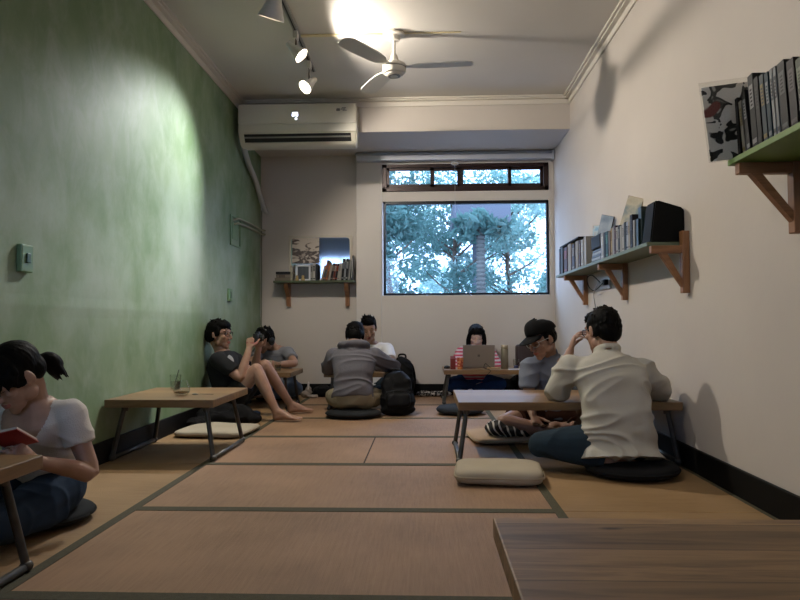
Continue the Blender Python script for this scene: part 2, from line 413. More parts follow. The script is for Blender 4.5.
def hair(root, M, style, seed=1, name='hair'):
    b = BM()
    def E(c, r, rot=None): ell(b, c, r, M=M, rot=rot)
    E((0, -.026, .047), (.083, .099, .088))
    if style == 'short':
        E((0, .022, .085), (.068, .056, .040)); E((0, -.062, -.008), (.072, .056, .070))
        for s in (-1, 1): E((s*.072, .006, .030), (.012, .028, .036)); E((s*.071, -.030, .0), (.014, .04, .04))
        tufts(b, M, 60, seed, ((-pi, pi), (.45, 1.5)), .026, .0065, -.1, .35)
        tufts(b, M, 40, seed+1, ((-.9, .9), (.45, .75)), .030, .006, -.4, .5)
        tufts(b, M, 60, seed+2, ((1.7, 4.6), (-.45, .4)), .026, .0055, -1.0, .15)
    elif style == 'bowl':
        E((0, .030, .080), (.073, .062, .046)); E((0, -.066, -.004), (.078, .062, .070))
        for s in (-1, 1): E((s*.074, .012, .030), (.014, .036, .046)); E((s*.073, -.036, -.004), (.016, .045, .052))
        tufts(b, M, 60, seed, ((-pi, pi), (.45, 1.5)), .030, .0065, -.2, .3)
        tufts(b, M, 50, seed+1, ((-1.2, 1.2), (.35, .7)), .040, .0065, -1.0, .35)
        tufts(b, M, 60, seed+2, ((1.6, 4.7), (-.5, .2)), .034, .006, -1.0, .12)
    elif style == 'undercap':
        E((0, -.062, .0), (.073, .056, .060))
        for s in (-1, 1): E((s*.072, .004, .022), (.011, .024, .030)); E((s*.071, -.030, .0), (.013, .04, .04))
        tufts(b, M, 50, seed+2, ((1.7, 4.6), (-.5, -.1)), .022, .0055, -1.0, .1)
    elif style == 'swept':
        E((0, .034, .098), (.064, .050, .040)); E((0, -.062, .005), (.073, .058, .060))
        for s in (-1, 1): E((s*.072, .004, .030), (.011, .026, .034))
        tufts(b, M, 60, seed, ((-1.3, 1.3), (.6, 1.3)), .040, .010, .0, .5, dirn=(.2, -.3, .7))
        tufts(b, M, 40, seed+2, ((1.7, 4.6), (-.4, .8)), .022, .0085, -.5, .3)
    elif style == 'ponytail':
        E((0, .024, .078), (.074, .064, .050)); E((0, -.062, -.0), (.073, .058, .062))
        for s in (-1, 1): E((s*.070, .020, .030), (.014, .044, .050))
        tufts(b, M, 46, seed, ((-1.15, 1.15), (.15, .6)), .055, .011, -1.0, .45)
        tube(b, [M@V(q) for q in ((0, -.095, -.015), (.0, -.120, -.012), (.0, -.142, -.03), (.0, -.150, -.065), (0, -.142, -.10))], [.018, .024, .036, .034, .010], n=12, k=3)
        tufts2 = random.Random(seed)
        for i in range(16):
            a = tufts2.uniform(0, 2*pi); o = V((cos(a)*.024, sin(a)*.02-.140, -.04))
            tube(b, [M@(o+V((0, 0, .01))), M@(o*1.0+V((cos(a)*.008, 0, -.04))), M@(V((0, -.143, -.03))+V((cos(a)*.03, sin(a)*.018, -.085-tufts2.random()*.02)))], [.012, .010, .003], n=7)
    elif style == 'long':
        E((0, .020, .070), (.080, .070, .060)); E((0, -.060, -.01), (.078, .060, .080))
        for s in (-1, 1):
            tube(b, [M@V(q) for q in ((s*.035, .062, .105), (s*.068, .060, .055), (s*.080, .040, .0), (s*.082, .025, -.06), (s*.078, .01, -.12))], [.02, .022, .024, .026, .016], n=10, k=2)
        tube(b, [M@V(q) for q in ((0, -.08, .02), (0, -.095, -.05), (0, -.09, -.12), (0, -.085, -.17))], [(.07, .05), (.078, .04), (.075, .032), (.06, .02)], up=M.to_3x3()@V((0, -1, 0)), n=16, k=2)
        tufts(b, M, 30, seed, ((-1.3, 1.3), (.5, 1.1)), .04, .012, -.5, .4)
    me = bake(b, .0042); smooth(me, 4)
    Mi = M.inverted()
    def fn(c):
        q = Mi@c; return .0013*noise.noise(V((math.atan2(q.x, q.y)*11, q.z*9, q.y*6)))+.0010*noise.noise(V((q.x*120, q.y*80, q.z*20)))
    displace(me, fn)
    return link(name, me, MC['hair'], root, True)

def sec_ring(bm, c, s, f, rx, ry, n=28, p=2.4):
    out = []
    for i in range(n):
        a = 2*pi*i/n; ca, sa = cos(a), sin(a)
        x = abs(ca)**(2/p)*(1 if ca >= 0 else -1)*rx; y = abs(sa)**(2/p)*(1 if sa >= 0 else -1)*ry
        out.append(bm.verts.new(c+s*x+f*y))
    return out
def torso(bm, secs, k=4):
    """secs: (center, side, rx, ry, forward)"""
    D = cr([tuple(c)+tuple(s)+tuple(f)+(rx, ry) for c, s, f, rx, ry in secs], k)
    rr = []
    for d in D:
        s = V(d[3:6]).normalized(); f = V(d[6:9]); f = (f-s*f.dot(s)).normalized()
        rr.append(sec_ring(bm, V(d[:3]), s, f, max(d[9], .005), max(d[10], .005)))
    rings(bm, rr)
def person(label, P, N, H, face, hup, S, W, el, hips_f, K, A, T, sh_side=None, bow=.03, vox=.0042, fem=False, cloth=None, lower=None,
           style='short', seed=1, eye='down', hands=None, sc_=1.0, hipw=.088, belly=1.0, skin='skin', bare=(False, False), scarf=None):
    """S,W,el,K,A,T = (left, right) pairs; el are elbow points or ('pole', dir)"""
    root = empty('person', (P[0], P[1], 0)); tag(root, label, 'person')
    Tm = Matrix.Translation(V((-P[0], -P[1], 0)))
    P, N, H = V(P), V(N), V(H)
    S = [V(x) for x in S]; W = [V(x) for x in W]; K = [V(x) for x in K]; A = [V(x) for x in A]; T = [V(x) for x in T]
    ss = (S[1]-S[0]).normalized(); pf = V(hips_f).normalized(); ps = pf.cross(V((0, 0, 1))).normalized()
    EL = []
    for i in (0, 1):
        EL.append(ik(S[i], W[i], .29*sc_, .25*sc_, el[i][1]) if el[i][0] == 'pole' else V(el[i]))
    hip = [P-ps*hipw, P+ps*hipw]
    ax = (N-P).normalized()
    def spine(t):
        s = ps.lerp(ss, min(max(t, 0), 1)).normalized(); f = V((0, 0, 1)).cross(s)
        f = ax.cross(s); f = -f if f.dot(pf+V(face)*.2) < 0 else f
        return P.lerp(N, t)-f.normalized()*bow*sin(pi*min(max(t, 0), 1)), s, f.normalized()
    def tsecs(tab, e=0, e2=None):
        out = []
        for t, rx, ry in tab:
            c, s, f = spine(t); out.append((c, s, f, rx*sc_+e, ry*sc_+(e if e2 is None else e2)))
        return out
    fx = .9 if fem else 1.0
    TB = [(-.16, .09, .07), (-.06, .15, .10), (.08, .158, .112*belly), (.28, .140*fx, .100*belly), (.5, .148*fx, .104), (.72, .165*fx, .108+.012*fem), (.86, .158*fx, .090), (.95, .105*fx, .068), (1.02, .06, .055)]
    M = mat_from(H, face, hup)
    # ---- body: one continuous skin surface
    b = BM(); torso(b, tsecs(TB))
    nk = M@V((0, -.030, -.055))
    tube(b, [N-(N-P).normalized()*.03, N.lerp(nk, .5), nk, M@V((0, -.02, -.01))], [(.062, .055), (.054*fx, .052), (.054*fx, .053), .055], up=M.to_3x3()@V((0, 1, 0)), n=16, k=2)
    for i in (0, 1):
        tube(b, [N-ax*.045, N.lerp(S[i], .55)-ax*.015, S[i]], [.045, .048*fx, .050*fx], n=12)
        U = S[i].lerp(EL[i], .5); F = EL[i].lerp(W[i], .3)
        a = .9 if fem else 1
        tube(b, [S[i], U, EL[i], F, EL[i].lerp(W[i], .75), W[i]], [.052*a, .043*a, .037*a, .038*a, .030*a, (.026*a, .022*a)], n=14, k=3, up=(hands[i][1] if hands and hands[i] else (0, 0, 1)))
        if hands and hands[i]:
            d, n_, cu, th = hands[i]; hand(b, W[i], d, n_, i == 1, cu, th, sc_*(.92 if fem else 1))
        hp = hip[i]; kn = K[i]
        tube(b, [hp, hp.lerp(kn, .5), kn], [.082, .072, .055], n=14, k=2)
        tube(b, [kn, kn.lerp(A[i], .33), kn.lerp(A[i], .7), A[i]], [.054, .053, .040, .034], n=14, k=2)
        foot(b, A[i], T[i], s=sc_)
    head_geo(b, M, fem)
    me = bake(b, vox)
    co = getco(me); hd = np.linalg.norm(co-np.array(H), axis=1)
    w = np.where(hd < .16, .35, 1.0)
    for i in (0, 1): w = np.where(np.linalg.norm(co-np.array(W[i]), axis=1) < .2, .4, w)
    smooth(me, 5, .5, w)
    me.transform(Tm)
    sk = MC[skin]
    bo = link('body', me, [sk, MC['lip']], root, True); face_slots(me, Tm@M)
    bo.data.update()
    ML = Tm@M
    eyes(root, ML, eye)
    hair(root, ML, style, seed)
    # ---- upper garment
    kind, mt = cloth[0], cloth[1]; opt = cloth[2] if len(cloth) > 2 else {}
    e = opt.get('ease', .014); hem = opt.get('hem', -.02); loose = opt.get('loose', 0)
    if kind:
        b = BM()
        tab = [(t, rx, ry) for t, rx, ry in TB if t > hem+.04 and t < .97]
        tab = [(hem, .16+opt.get('flare', 0), .115*belly+opt.get('flare', 0))]+tab
        tab[1:] = [(t, rx+loose*(1 if t < .8 else .3), ry+loose*(1 if t < .8 else .4)) for t, rx, ry in tab[1:]]
        secs = tsecs(tab, e)
        sk_ = kind in ('shirt', 'shirt_short'); nr = opt.get('neck', .066 if sk_ else .062); nt = opt.get('nt', 1.04 if sk_ else .985)
        c, s, f = spine(nt); secs.append((c+f*opt.get('nf', 0), s, f, nr, nr*.95))
        torso(b, secs)
        frac = opt.get('sleeve', .55)
        for i in (0, 1):
            tube(b, [N-ax*.06, N.lerp(S[i], .6)-ax*.02, S[i]], [.050, (.056*fx+e*.4), .056*fx+e*.5], n=14)
            if kind in ('tshirt', 'shirt_short'):
                end = S[i].lerp(EL[i], frac); g = .006+e*.5
                tube(b, [S[i], S[i].lerp(end, .5), end], [.056*fx+g, .054*fx+g, .053*fx+g+opt.get('cuff', 0)], n=18, rnd=False)
                ell(b, S[i], (.055*fx+g,)*3)
            else:
                g = opt.get('sl', .016)
                tube(b, [S[i], S[i].lerp(EL[i], .5), EL[i], EL[i].lerp(W[i], .5), EL[i].lerp(W[i], opt.get('cufft', .93))], [.056+g, .050+g, .044+g, .038+g*.9, .030+g*.6], n=18, k=3, rnd=False)
                ell(b, S[i], (.054+g,)*3)
        if kind == 'hoodie':
            c, s, f = spine(.97); hc = c-f*.050+V((0, 0, .030)); u = V((0, 0, 1))
            tube(b, [hc+s*.10+f*.07-u*.0, hc+s*.105-f*.01+u*.005, hc-f*.055-u*.01, hc-s*.105-f*.01+u*.005, hc-s*.10+f*.07], [(.030, .026), (.036, .030), (.046, .034), (.036, .030), (.030, .026)], n=14, k=3)
            tube(b, [hc-f*.03+s*.05-u*.02, hc-f*.065-u*.075, hc-f*.03-s*.05-u*.02], [.03, .036, .03], n=12, k=3)
        if kind in ('shirt', 'shirt_short'):
            c, s, f = spine(1.01); u = (nk-N).normalized(); f2 = f
            pts = [c+s*(.062*cos(q))+f2*(.062*sin(q)+.0)+u*(.022-.016*sin(q)) for q in [radians(x) for x in range(-250, 71, 20)]]
            tube(b, pts, [(.009, .019)]*len(pts), up=u, n=10)
        if 'tails' in opt:
            for q, r in opt['tails']: ell(b, q, r)
        me = bake(b, opt.get('vox', .0058)); smooth(me, opt.get('sm', 7))
        pts = [(EL[0], .10, .006), (EL[1], .10, .006), (S[0]-ax*.06, .08, .002), (S[1]-ax*.06, .08, .002), (spine(.15)[0], .16, opt.get('wf', .005))]
        displace(me, folds(opt.get('freq', 8), opt.get('amp', .004), opt.get('dir', ax), 3.2, seed, pts))
        smooth(me, 2, .4)
        if opt.get('scoop'):
            c, s, f = spine(1.0); df, du, r_, ry_ = opt['scoop']; cc = c+f*df+ax*du; q = bmesh.new(); q.from_mesh(me)
            dl = [v for v in q.verts if ((v.co-cc).dot(s)/r_)**2+((v.co-cc).dot(f)/.16)**2+((v.co-cc).dot(ax)/ry_)**2 < 1]
            bmesh.ops.delete(q, geom=dl, context='VERTS'); q.to_mesh(me); q.free()
        pr = opt.get('print')
        if pr:
            for p in me.polygons:
                for c0, r0 in pr:
                    if (p.center-V(c0)).length < r0: p.material_index = 1
        me.transform(Tm)
        sh = link(opt.get('name', 'shirt'), me, mt if isinstance(mt, list) else [mt], root, True)
    # ---- lower garment
    lk, lm = lower[0], lower[1]; lo = lower[2] if len(lower) > 2 else {}
    b = BM(); g = lo.get('ease', .010)
    torso(b, tsecs([(-.18, .10, .08), (-.06, .16, .108), (.06, .165, .12*belly), (lo.get('waist', .17), .152, .108*belly)], g*.8))
    for i in (0, 1):
        hp = hip[i]; kn = K[i]
        if lk == 'shorts':
            fr = lo.get('len', .8)
            tube(b, [hp, hp.lerp(kn, fr*.5), hp.lerp(kn, fr)], [.088+g, .084+g, .078+g], n=18, rnd=False)
        else:
            tube(b, [hp, hp.lerp(kn, .5), kn], [.086+g, .077+g, .060+g], n=16, k=2)
            tube(b, [kn, kn.lerp(A[i], .4), kn.lerp(A[i], lo.get('len', .94))], [.058+g, .055+g, .046+g*1.2], n=16, k=2, rnd=False)
    me = bake(b, .006); smooth(me, 6)
    pts = [(K[0], .13, .006), (K[1], .13, .006), (hip[0]+pf*.06, .12, .006), (hip[1]+pf*.06, .12, .006)]
    displace(me, folds(9, .003, pf, 2.4, seed+5, pts)); smooth(me, 2, .4)
    me.transform(Tm); link(lo.get('name', 'trousers'), me, lm, root, True)
    return root, ML, Tm

def skinmat(name, c, c2):
    m, nt, b, N_, L = nodes_mat(name)
    tc = N_('ShaderNodeTexCoord'); n = N_('ShaderNodeTexNoise', Scale=14, Detail=4); L(tc.outputs['Object'], n.inputs['Vector'])
    r = ramp(nt, [(.35, c), (.65, c2)]); L(n.outputs['Fac'], r.inputs[0]); L(r.outputs[0], b.inputs['Base Color'])
    b.inputs['Roughness'].default_value = .5; b.inputs['Subsurface Weight'].default_value = .12; b.inputs['Subsurface Radius'].default_value = (.012, .005, .003); b.inputs['Subsurface Scale'].default_value = .5
    MC[name] = m
skinmat('skin', '#9d7864', '#aa8570'); skinmat('skin_tan', '#93705c', '#a07c67'); skinmat('skin_fair', '#b3917f', '#bd9c8a')
mat('lip', '#9a5a50', .45); mat('brow', '#17120f', .7); mat('eyewhite', '#d9d4cc', .25); mat('iris', '#1c120c', .15)
def hairm():
    m, nt, b, N_, L = nodes_mat('black_hair')
    tc = N_('ShaderNodeTexCoord'); n = N_('ShaderNodeTexNoise', Scale=60, Detail=5); mp = N_('ShaderNodeMapping'); mp.inputs['Scale'].default_value = (1.6, 1.6, .35)
    L(tc.outputs['Object'], mp.inputs[0]); L(mp.outputs[0], n.inputs['Vector'])
    r = ramp(nt, [(.3, '#040404'), (.7, '#0d0b0a')]); L(n.outputs['Fac'], r.inputs[0]); L(r.outputs[0], b.inputs['Base Color'])
    bp = N_('ShaderNodeBump', Strength=.5, Distance=.004); L(n.outputs['Fac'], bp.inputs['Height']); L(bp.outputs[0], b.inputs['Normal'])
    b.inputs['Roughness'].default_value = .6; b.inputs['Specular IOR Level'].default_value = .08; MC['hair'] = m
hairm()
MC['lens'] = glass_mat('spectacle_lens', (.95, .95, .95, 1), .1)
def fabric(name, c, var=.1, rough=.9, bump=.25, bs=220, **k): return mat(name, c, rough, bump=bump, bscale=bs, var=var, vscale=5, sheen=0, spec=.2, **k)
# ================================================================== SETTING
WL, WR, D, DF, HC, SB, YB = -1.85, 1.418, 7.295, 6.40, 3.0, 2.68, -2.2
Mg = green_wall(); Mw = plaster('cream_plaster', '#c0b7ad', .10); Mc = plaster('ceiling_paint', '#cbc6be', .03); Mwh = plaster('white_paint', '#cfc8c0', .05, .6)
Mblk = mat('black_baseboard', '#060606', .6, var=.2, spec=.2); Mtrim = mat('cornice_paint', '#c9c2b6', .6)
C1 = tatami('tatami_centre', '#86694f', '#a38163', 'Y'); C2 = tatami('tatami_side', '#846743', '#a1825b', 'X')
Mband = mat('tatami_border_cloth', '#4a4632', .85, bump=.5, bscale=300, var=.15, vscale=60); Mseam = mat('mat_seam', '#2c2018', .9)
def S_(name, bm, m, smooth=False, auto=None): return tag(obj(name, bm, m, None, smooth, auto=auto), kind='structure')

# floor of straw mats with cloth borders
b = BM(); Xl, Xr, Y0, p = -1.251, .549, 1.897, .9
def mats_cell(x0, x1, y0, y1, mi, g=.0015): box(b, x0+g, x1-g, y0+g, y1-g, -.055, 0, .003, mi=mi, seg=1)
ys = [YB-.1]+[Y0+p*k for k in range(-4, 6)]+[D]
bw = .028
for k in range(len(ys)-1):
    y0, y1 = ys[k], ys[k+1]
    bt = bw if k else 0
    if abs(y0-(Y0+2*p)) < .01: mats_cell(Xl, -.353, y0, y1, 0); mats_cell(-.353, Xr, y0, y1, 0)
    else: mats_cell(Xl, Xr, y0, y1, 0)
for x0, x1, off in ((WL, Xl, 0), (Xr, WR, .9)):
    yy = [YB-.1, -1.7, .1, 1.897, 3.697, 5.497, D] if not off else [YB-.1, -.8, 1.0, 2.8, 4.6, 6.4, D]
    for a, c in zip(yy[:-1], yy[1:]): mats_cell(x0, x1, a, c, 1)
for y in ys[1:-1]: box(b, Xl, Xr, y-bw, y+bw, -.01, .0022, mi=2)
for x, s in ((Xl, -1), (Xr, 1)): box(b, x-.022 if s < 0 else x-.018, x+.018 if s < 0 else x+.022, YB, D, -.01, .0026, mi=2)
box(b, WR-.035, WR, YB, D, -.01, .002, mi=2); box(b, -.357, -.350, Y0+2*p+bw, Y0+3*p-bw, -.01, .0012, mi=3)
box(b, WL-.1, WR+.1, YB-.1, D+.1, -.2, -.045, mi=3)
S_('floor', b, [C1, C2, Mband, Mseam])

b = BM(); box(b, WL-.12, WL, YB-.1, D+.1, -.2, HC+.1)
# ledge where the lower plaster steps out, and small chips
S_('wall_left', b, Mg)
b = BM(); prism(b, [(WL-.001, .80), (WL+.0018, .875), (WL+.0018, .885), (WL-.001, .96)], YB, DF, 'XZ')
S_('trim_1', b, Mg)
b = BM(); box(b, WR, WR+.12, YB-.1, D+.1, -.2, HC+.1); S_('wall_right', b, Mw)
b = BM()
for q in ((WL-.1, -1.72, -.2, HC+.1), (-.62, WR+.1, -.2, HC+.1), (-1.72, -.62, -.2, 1.0), (-1.72, -.62, 2.52, HC+.1)): box(b, q[0], q[1], YB-.12, YB, q[2], q[3])
S_('wall_front', b, mat('front_wall_paint', '#8f949e', .7))
b = BM(); box(b, WL-.1, WR+.1, YB-.1, D+.1, HC, HC+.12); S_('ceiling', b, Mc)
# back wall with the window opening (x -.44..1.365, z 1.115..2.56)
WX0, WX1, WZ0, WZ1, TZ0 = -.475, 1.365, 1.10, 2.565, 2.20
Yw = D-.035
b = BM(); box(b, WL-.1, -.76, D, D+.16, -.2, HC+.1)
S_('wall_back', b, Mw)
b = BM()
box(b, -.765, -.487, D-.05, D+.16, -.1, SB, .004)
S_('trim_2', b, Mwh)
b = BM()
for q in ((-.487, WR+.05, -.1, WZ0), (-.487, WR+.05, WZ1, SB), (-.487, WX0, WZ0, WZ1), (WX1, WR+.05, WZ0, WZ1), (WX0, WX1, 2.145, 2.255)):
    box(b, q[0], q[1], Yw, D+.14, q[2], q[3])
bmesh.ops.remove_doubles(b, verts=b.verts, dist=1e-5); S_('wall_window', b, Mwh)
b = BM(); box(b, -.492, -.484, Yw-.008, Yw, .12, SB); S_('trim_3', b, mat('pale_strip', '#c9cbd0', .4))
b = BM(); box(b, WL, WR, DF, D+.1, SB, HC); S_('trim_4', b, Mw)     # the dropped beam
# cornice: three stepped mouldings round the ceiling
def cornice(name, pts):
    b = BM()
    for off, h, t in ((0, .028, .050), (.050, .016, .022), (0, .075, .014)): pts(b, off, h, t)
    S_(name, b, Mtrim)
def cl(b, off, h, t): box(b, WL+off, WL+off+t, YB, DF, HC-h, HC, .004)
def crr(b, off, h, t): box(b, WR-off-t, WR-off, YB, DF, HC-h, HC, .004)
def cb(b, off, h, t): box(b, WL, WR, DF-off-t, DF-off, HC-h, HC, .004)
cornice('trim_5', cl); cornice('trim_6', crr); cornice('trim_7', cb)
b = BM(); box(b, WL, WL+.018, YB, D, 0, .125, .003); S_('baseboard_left', b, Mblk)
b = BM(); box(b, WR-.018, WR, YB, D, 0, .125, .003); S_('baseboard_right', b, Mblk)
b = BM(); box(b, WL, -.765, D-.018, D, 0, .125, .003); box(b, -.765, -.487, D-.068, D-.05, 0, .125, .003); box(b, -.487, WR, Yw-.018, Yw, 0, .125, .003); S_('baseboard_back', b, Mblk)

# ---- windows
Mfr = mat('brown_aluminium', '#2e1c17', .35, metal=.3); Mdk = mat('dark_frame', '#15181c', .35, metal=.3); Mgl = glass_mat('window_glass', (.93, .97, .98, 1), .08)
Msill = mat('sill_paint', '#b9bcc4', .4)
r = empty('window_1', ((WX0+WX1)/2, D, TZ0)); tag(r, kind='structure')
def rel(o, r): o.parent = r; o.matrix_parent_inverse = Matrix.Translation(-V(r.location)); return o
b = BM(); z0, z1 = 2.258, 2.562; y0, y1 = Yw-.012, Yw+.07
for q in ((WX0, WX1, z0, z0+.045), (WX0, WX1, z1-.04, z1), (WX0, WX0+.05, z0, z1), (WX1-.055, WX1, z0, z1)): box(b, q[0], q[1], y0, y1, q[2], q[3], .003)
rel(obj('window_frame', b, Mfr), r)
for i, (a, c, yy) in enumerate(((WX0+.045, .10, 0), (.07, .43, .02), (.36, .96, 0), (.92, WX1-.05, .02))):
    b = BM(); t = .038; za, zb = z0+.045, z1-.04; ya, yb = y0+.018+yy, y0+.036+yy
    for q in ((a, c, za, za+t), (a, c, zb-t*.8, zb), (a, a+t, za, zb), (c-t, c, za, zb)): box(b, q[0], q[1], ya, yb, q[2], q[3], .002)
    rel(obj('sash', b, Mfr), r)
    b = BM(); box(b, a+t, c-t, ya+.006, ya+.010, za+t, zb-t); rel(obj('pane', b, Mgl), r)
r = empty('window_2', ((WX0+WX1)/2, D, WZ0)); tag(r, kind='structure')
b = BM(); z0, z1 = 1.103, 2.147; x0, x1 = WX0+.01, WX1-.005; t = .03
for q in ((x0, x1, z0, z0+.022), (x0, x1, z1-.034, z1), (x0, x0+t, z0, z1), (x1-t*.8, x1, z0, z1)): box(b, q[0], q[1], Yw-.006, Yw+.05, q[2], q[3], .003)
rel(obj('window_frame', b, Mdk), r)
b = BM(); box(b, x0+t, x1-t, Yw+.02, Yw+.026, z0+t, z1-t); rel(obj('pane', b, Mgl), r)

r = empty('window_3', (-1.17, YB, 1.0)); tag(r, kind='structure')
b = BM()
for q in ((-1.72, -.62, 1.0, 1.05), (-1.72, -.62, 2.47, 2.52), (-1.72, -1.67, 1.0, 2.52), (-.67, -.62, 1.0, 2.52), (-1.19, -1.15, 1.0, 2.52)): box(b, q[0], q[1], YB-.09, YB-.03, q[2], q[3], .003)
rel(obj('window_frame', b, Mfr), r)
b = BM(); box(b, -1.68, -.66, YB-.065, YB-.06, 1.04, 2.48); rel(obj('pane', b, Mgl), r)

# ---- roller blind along the top
r = empty('roller_blind', (.33, 7.18, 2.56)); tag(r, 'white roller blind cassette running along the top of the window', 'blind')
Mbl = mat('blind_white', '#b7bac2', .35); Mbl2 = mat('blind_grey', '#8f959f', .4)
b = BM(); prism(b, [(7.15, 2.585), (7.245, 2.585), (7.245, 2.665), (7.185, 2.665), (7.15, 2.64)], -.75, 1.40, 'YZ'); rel(obj('cassette', b, Mbl), r)
b = BM(); tube(b, [(-.745, 7.165, 2.655), (1.39, 7.165, 2.655)], .022, n=16); rel(obj('roll', b, Mbl2, smooth=True), r)
b = BM(); box(b, 1.385, 1.412, 7.14, 7.25, 2.57, 2.68, .006); rel(obj('end_bracket', b, Mbl), r)
b = BM(); tube(b, [(.33, 7.17, 2.585), (.33, 7.17, 2.56)], .003, n=6)
pts = [(.33+.042*cos(a), 7.17, 2.545+.016*sin(a)) for a in [2*pi*i/16 for i in range(17)]]; tube(b, pts, .005, n=8, rnd=False); rel(obj('pull_ring', b, Mbl, smooth=True), r)
b = BM(); tube(b, [(.33, 7.17, 2.53), (.332, 7.172, 2.4), (.33, 7.172, 2.2), (.331, 7.172, 2.0)], .0015, n=5); rel(obj('pull_cord', b, Mbl, smooth=True), r)

# ---- air conditioner
r = empty('air_conditioner', (-1.22, 6.4, 2.70)); tag(r, 'white wall mounted air conditioner with open louvre above the small shelf', 'air conditioner')
Mac = mat('ac_plastic', '#cfc9ba', .32); Mdark = mat('ac_dark', '#141414', .6); Mgry = mat('ac_grey', '#8e8b86', .5)
x0, x1 = -1.795, -.650
b = BM(); prism(b, [(6.40, 2.905), (6.25, 2.905), (6.205, 2.89), (6.195, 2.66), (6.205, 2.62), (6.26, 2.545), (6.30, 2.515), (6.40, 2.515)], x0, x1, 'YZ')
bmesh.ops.bevel(b, geom=[e for e in b.edges if abs(e.verts[0].co.x-e.verts[1].co.x) < .01], offset=.014, segments=3, affect='EDGES'); rel(obj('body', b, Mac, auto=40), r)
b = BM(); box(b, x0+.002, x1-.002, 6.184, 6.20, 2.712, 2.90, .008, seg=3); rel(obj('front_panel', b, Mac, auto=40), r)
b = BM(); box(b, x0+.004, x1-.004, 6.188, 6.20, 2.628, 2.706, .005, seg=3); rel(obj('lower_panel', b, Mac, auto=40), r)
b = BM(); prism(b, [(6.2045, 2.618), (6.250, 2.550), (6.256, 2.553), (6.212, 2.622)], x0+.055, x1-.055, 'YZ'); rel(obj('air_outlet', b, Mdark), r)
b = BM(); prism(b, [(6.204, 2.590), (6.216, 2.580), (6.220, 2.584), (6.208, 2.594)], x0+.06, x1-.06, 'YZ'); rel(obj('louvre', b, Mgry), r)
b = BM(); prism(b, [(6.250, 2.545), (6.272, 2.527), (6.278, 2.532), (6.256, 2.550)], x0+.03, x1-.03, 'YZ'); rel(obj('louvre', b, Mac), r)
Mled = mat('ac_display', '#dfe8ff', .4, emit='#dfe8ff', estr=5)
b = BM()
# two seven-segment digits
def seg7(b, x, z, segs, w=.016, h=.03, y=6.182):
    t = .004; S = {'a': (0, h, w, 0), 'g': (0, h/2, w, 0), 'd': (0, 0, w, 0), 'f': (0, h/2, 0, h/2), 'b': (w, h/2, 0, h/2), 'e': (0, 0, 0, h/2), 'c': (w, 0, 0, h/2)}
    for s in segs: dx, dz, ww, hh = S[s]; box(b, x+dx-t/2, x+dx+ww+t/2, y, y+.003, z+dz-t/2, z+dz+hh+t/2)
seg7(b, -1.262, 2.785, 'abged'); rel(obj('display', b, Mled), r); b = BM(); seg7(b, -1.234, 2.785, 'afgcd'); rel(obj('display', b, Mled), r)
b = BM(); box(b, -1.238, -1.222, 6.182, 6.185, 2.748, 2.762); rel(obj('indicator', b, Mled), r)
b = BM(); box(b, -.842, -.806, 6.181, 6.1845, 2.825, 2.845); box(b, -.838, -.810, 6.181, 6.1845, 2.847, 2.851); box(b, -.80, -.755, 6.181, 6.1845, 2.838, 2.846)
box(b, -.79, -.75, 6.181, 6.1845, 2.852, 2.858); box(b, -.782, -.742, 6.181, 6.1845, 2.827, 2.833); rel(obj('sticker', b, mat('ac_sticker', '#4b4a4c', .5)), r)
# drain duct
b = BM(); tube(b, [(-1.78, 6.36, 2.53), (-1.79, 6.44, 2.50), (-1.80, 6.62, 2.42), (-1.80, 6.85, 2.33), (-1.80, 7.05, 2.20), (-1.79, 7.22, 2.06), (-1.76, 7.25, 2.03)], [(.028, .024)]*5+[(.026, .02), (.018, .014)], n=12, k=3)
tag(obj('drain_duct', b, mat('duct_plastic', '#a9aaa4', .45), smooth=True), 'pale wrapped drain duct bending down from the air conditioner into the corner', 'duct')

# ---- ceiling fan
r = empty('ceiling_fan', (-.228, 4.92, HC)); tag(r, 'white three blade ceiling fan hanging on a short rod', 'fan')
Mfan = mat('fan_white', '#cdc8bd', .35); Mfd = mat('fan_blade', '#b9b6b0', .45)
b = BM(); lathe(b, [(.001, 0), (.075, 0), (.082, -.010), (.078, -.022), (.05, -.03), (.045, -.05), (.04, -.062), (.001, -.064)], n=32); obj('mount', b, Mfan, r, auto=35)
b = BM(); lathe(b, [(.001, -.06), (.013, -.06), (.013, -.21), (.001, -.21)], n=16); obj('rod', b, Mfan, r, auto=35)
b = BM(); lathe(b, [(.001, -.165), (.022, -.168), (.03, -.19), (.038, -.222), (.07, -.232), (.088, -.245), (.09, -.262), (.086, -.268), (.09, -.274), (.09, -.296), (.082, -.312), (.066, -.318), (.06, -.326), (.04, -.334), (.001, -.336)], n=40); obj('motor', b, Mfan, r, auto=30)
b = BM(); lathe(b, [(.0905, -.268), (.0925, -.271), (.0905, -.275)], n=40, cap=False); lathe(b, [(.03, -.3345), (.048, -.3325), (.049, -.3350), (.03, -.337)], n=32, cap=False); obj('rim', b, mat('fan_rim_grey', '#77746e', .4), r, auto=30)  # darker grey rings around the motor and its bottom cap
for k, a in enumerate((-4, 116, 236)):
    b = BM(); pr_ = [(.075, .022), (.13, .028), (.17, .05), (.25, .064), (.42, .070), (.55, .066), (.585, .05), (.60, .02)]
    A_, B_ = [], []
    for x, w in pr_: A_.append((x, w)); B_.append((x, -w))
    outl = A_+B_[::-1]
    up = [b.verts.new((x, y, .003+.10*y)) for x, y in outl]; dn = [b.verts.new((x, y, -.003+.10*y)) for x, y in outl]
    rings(b, [up, dn]); o = obj('blade', b, Mfd, r); o.location = (0, 0, -.262); o.rotation_euler = (0, 0, radians(a))

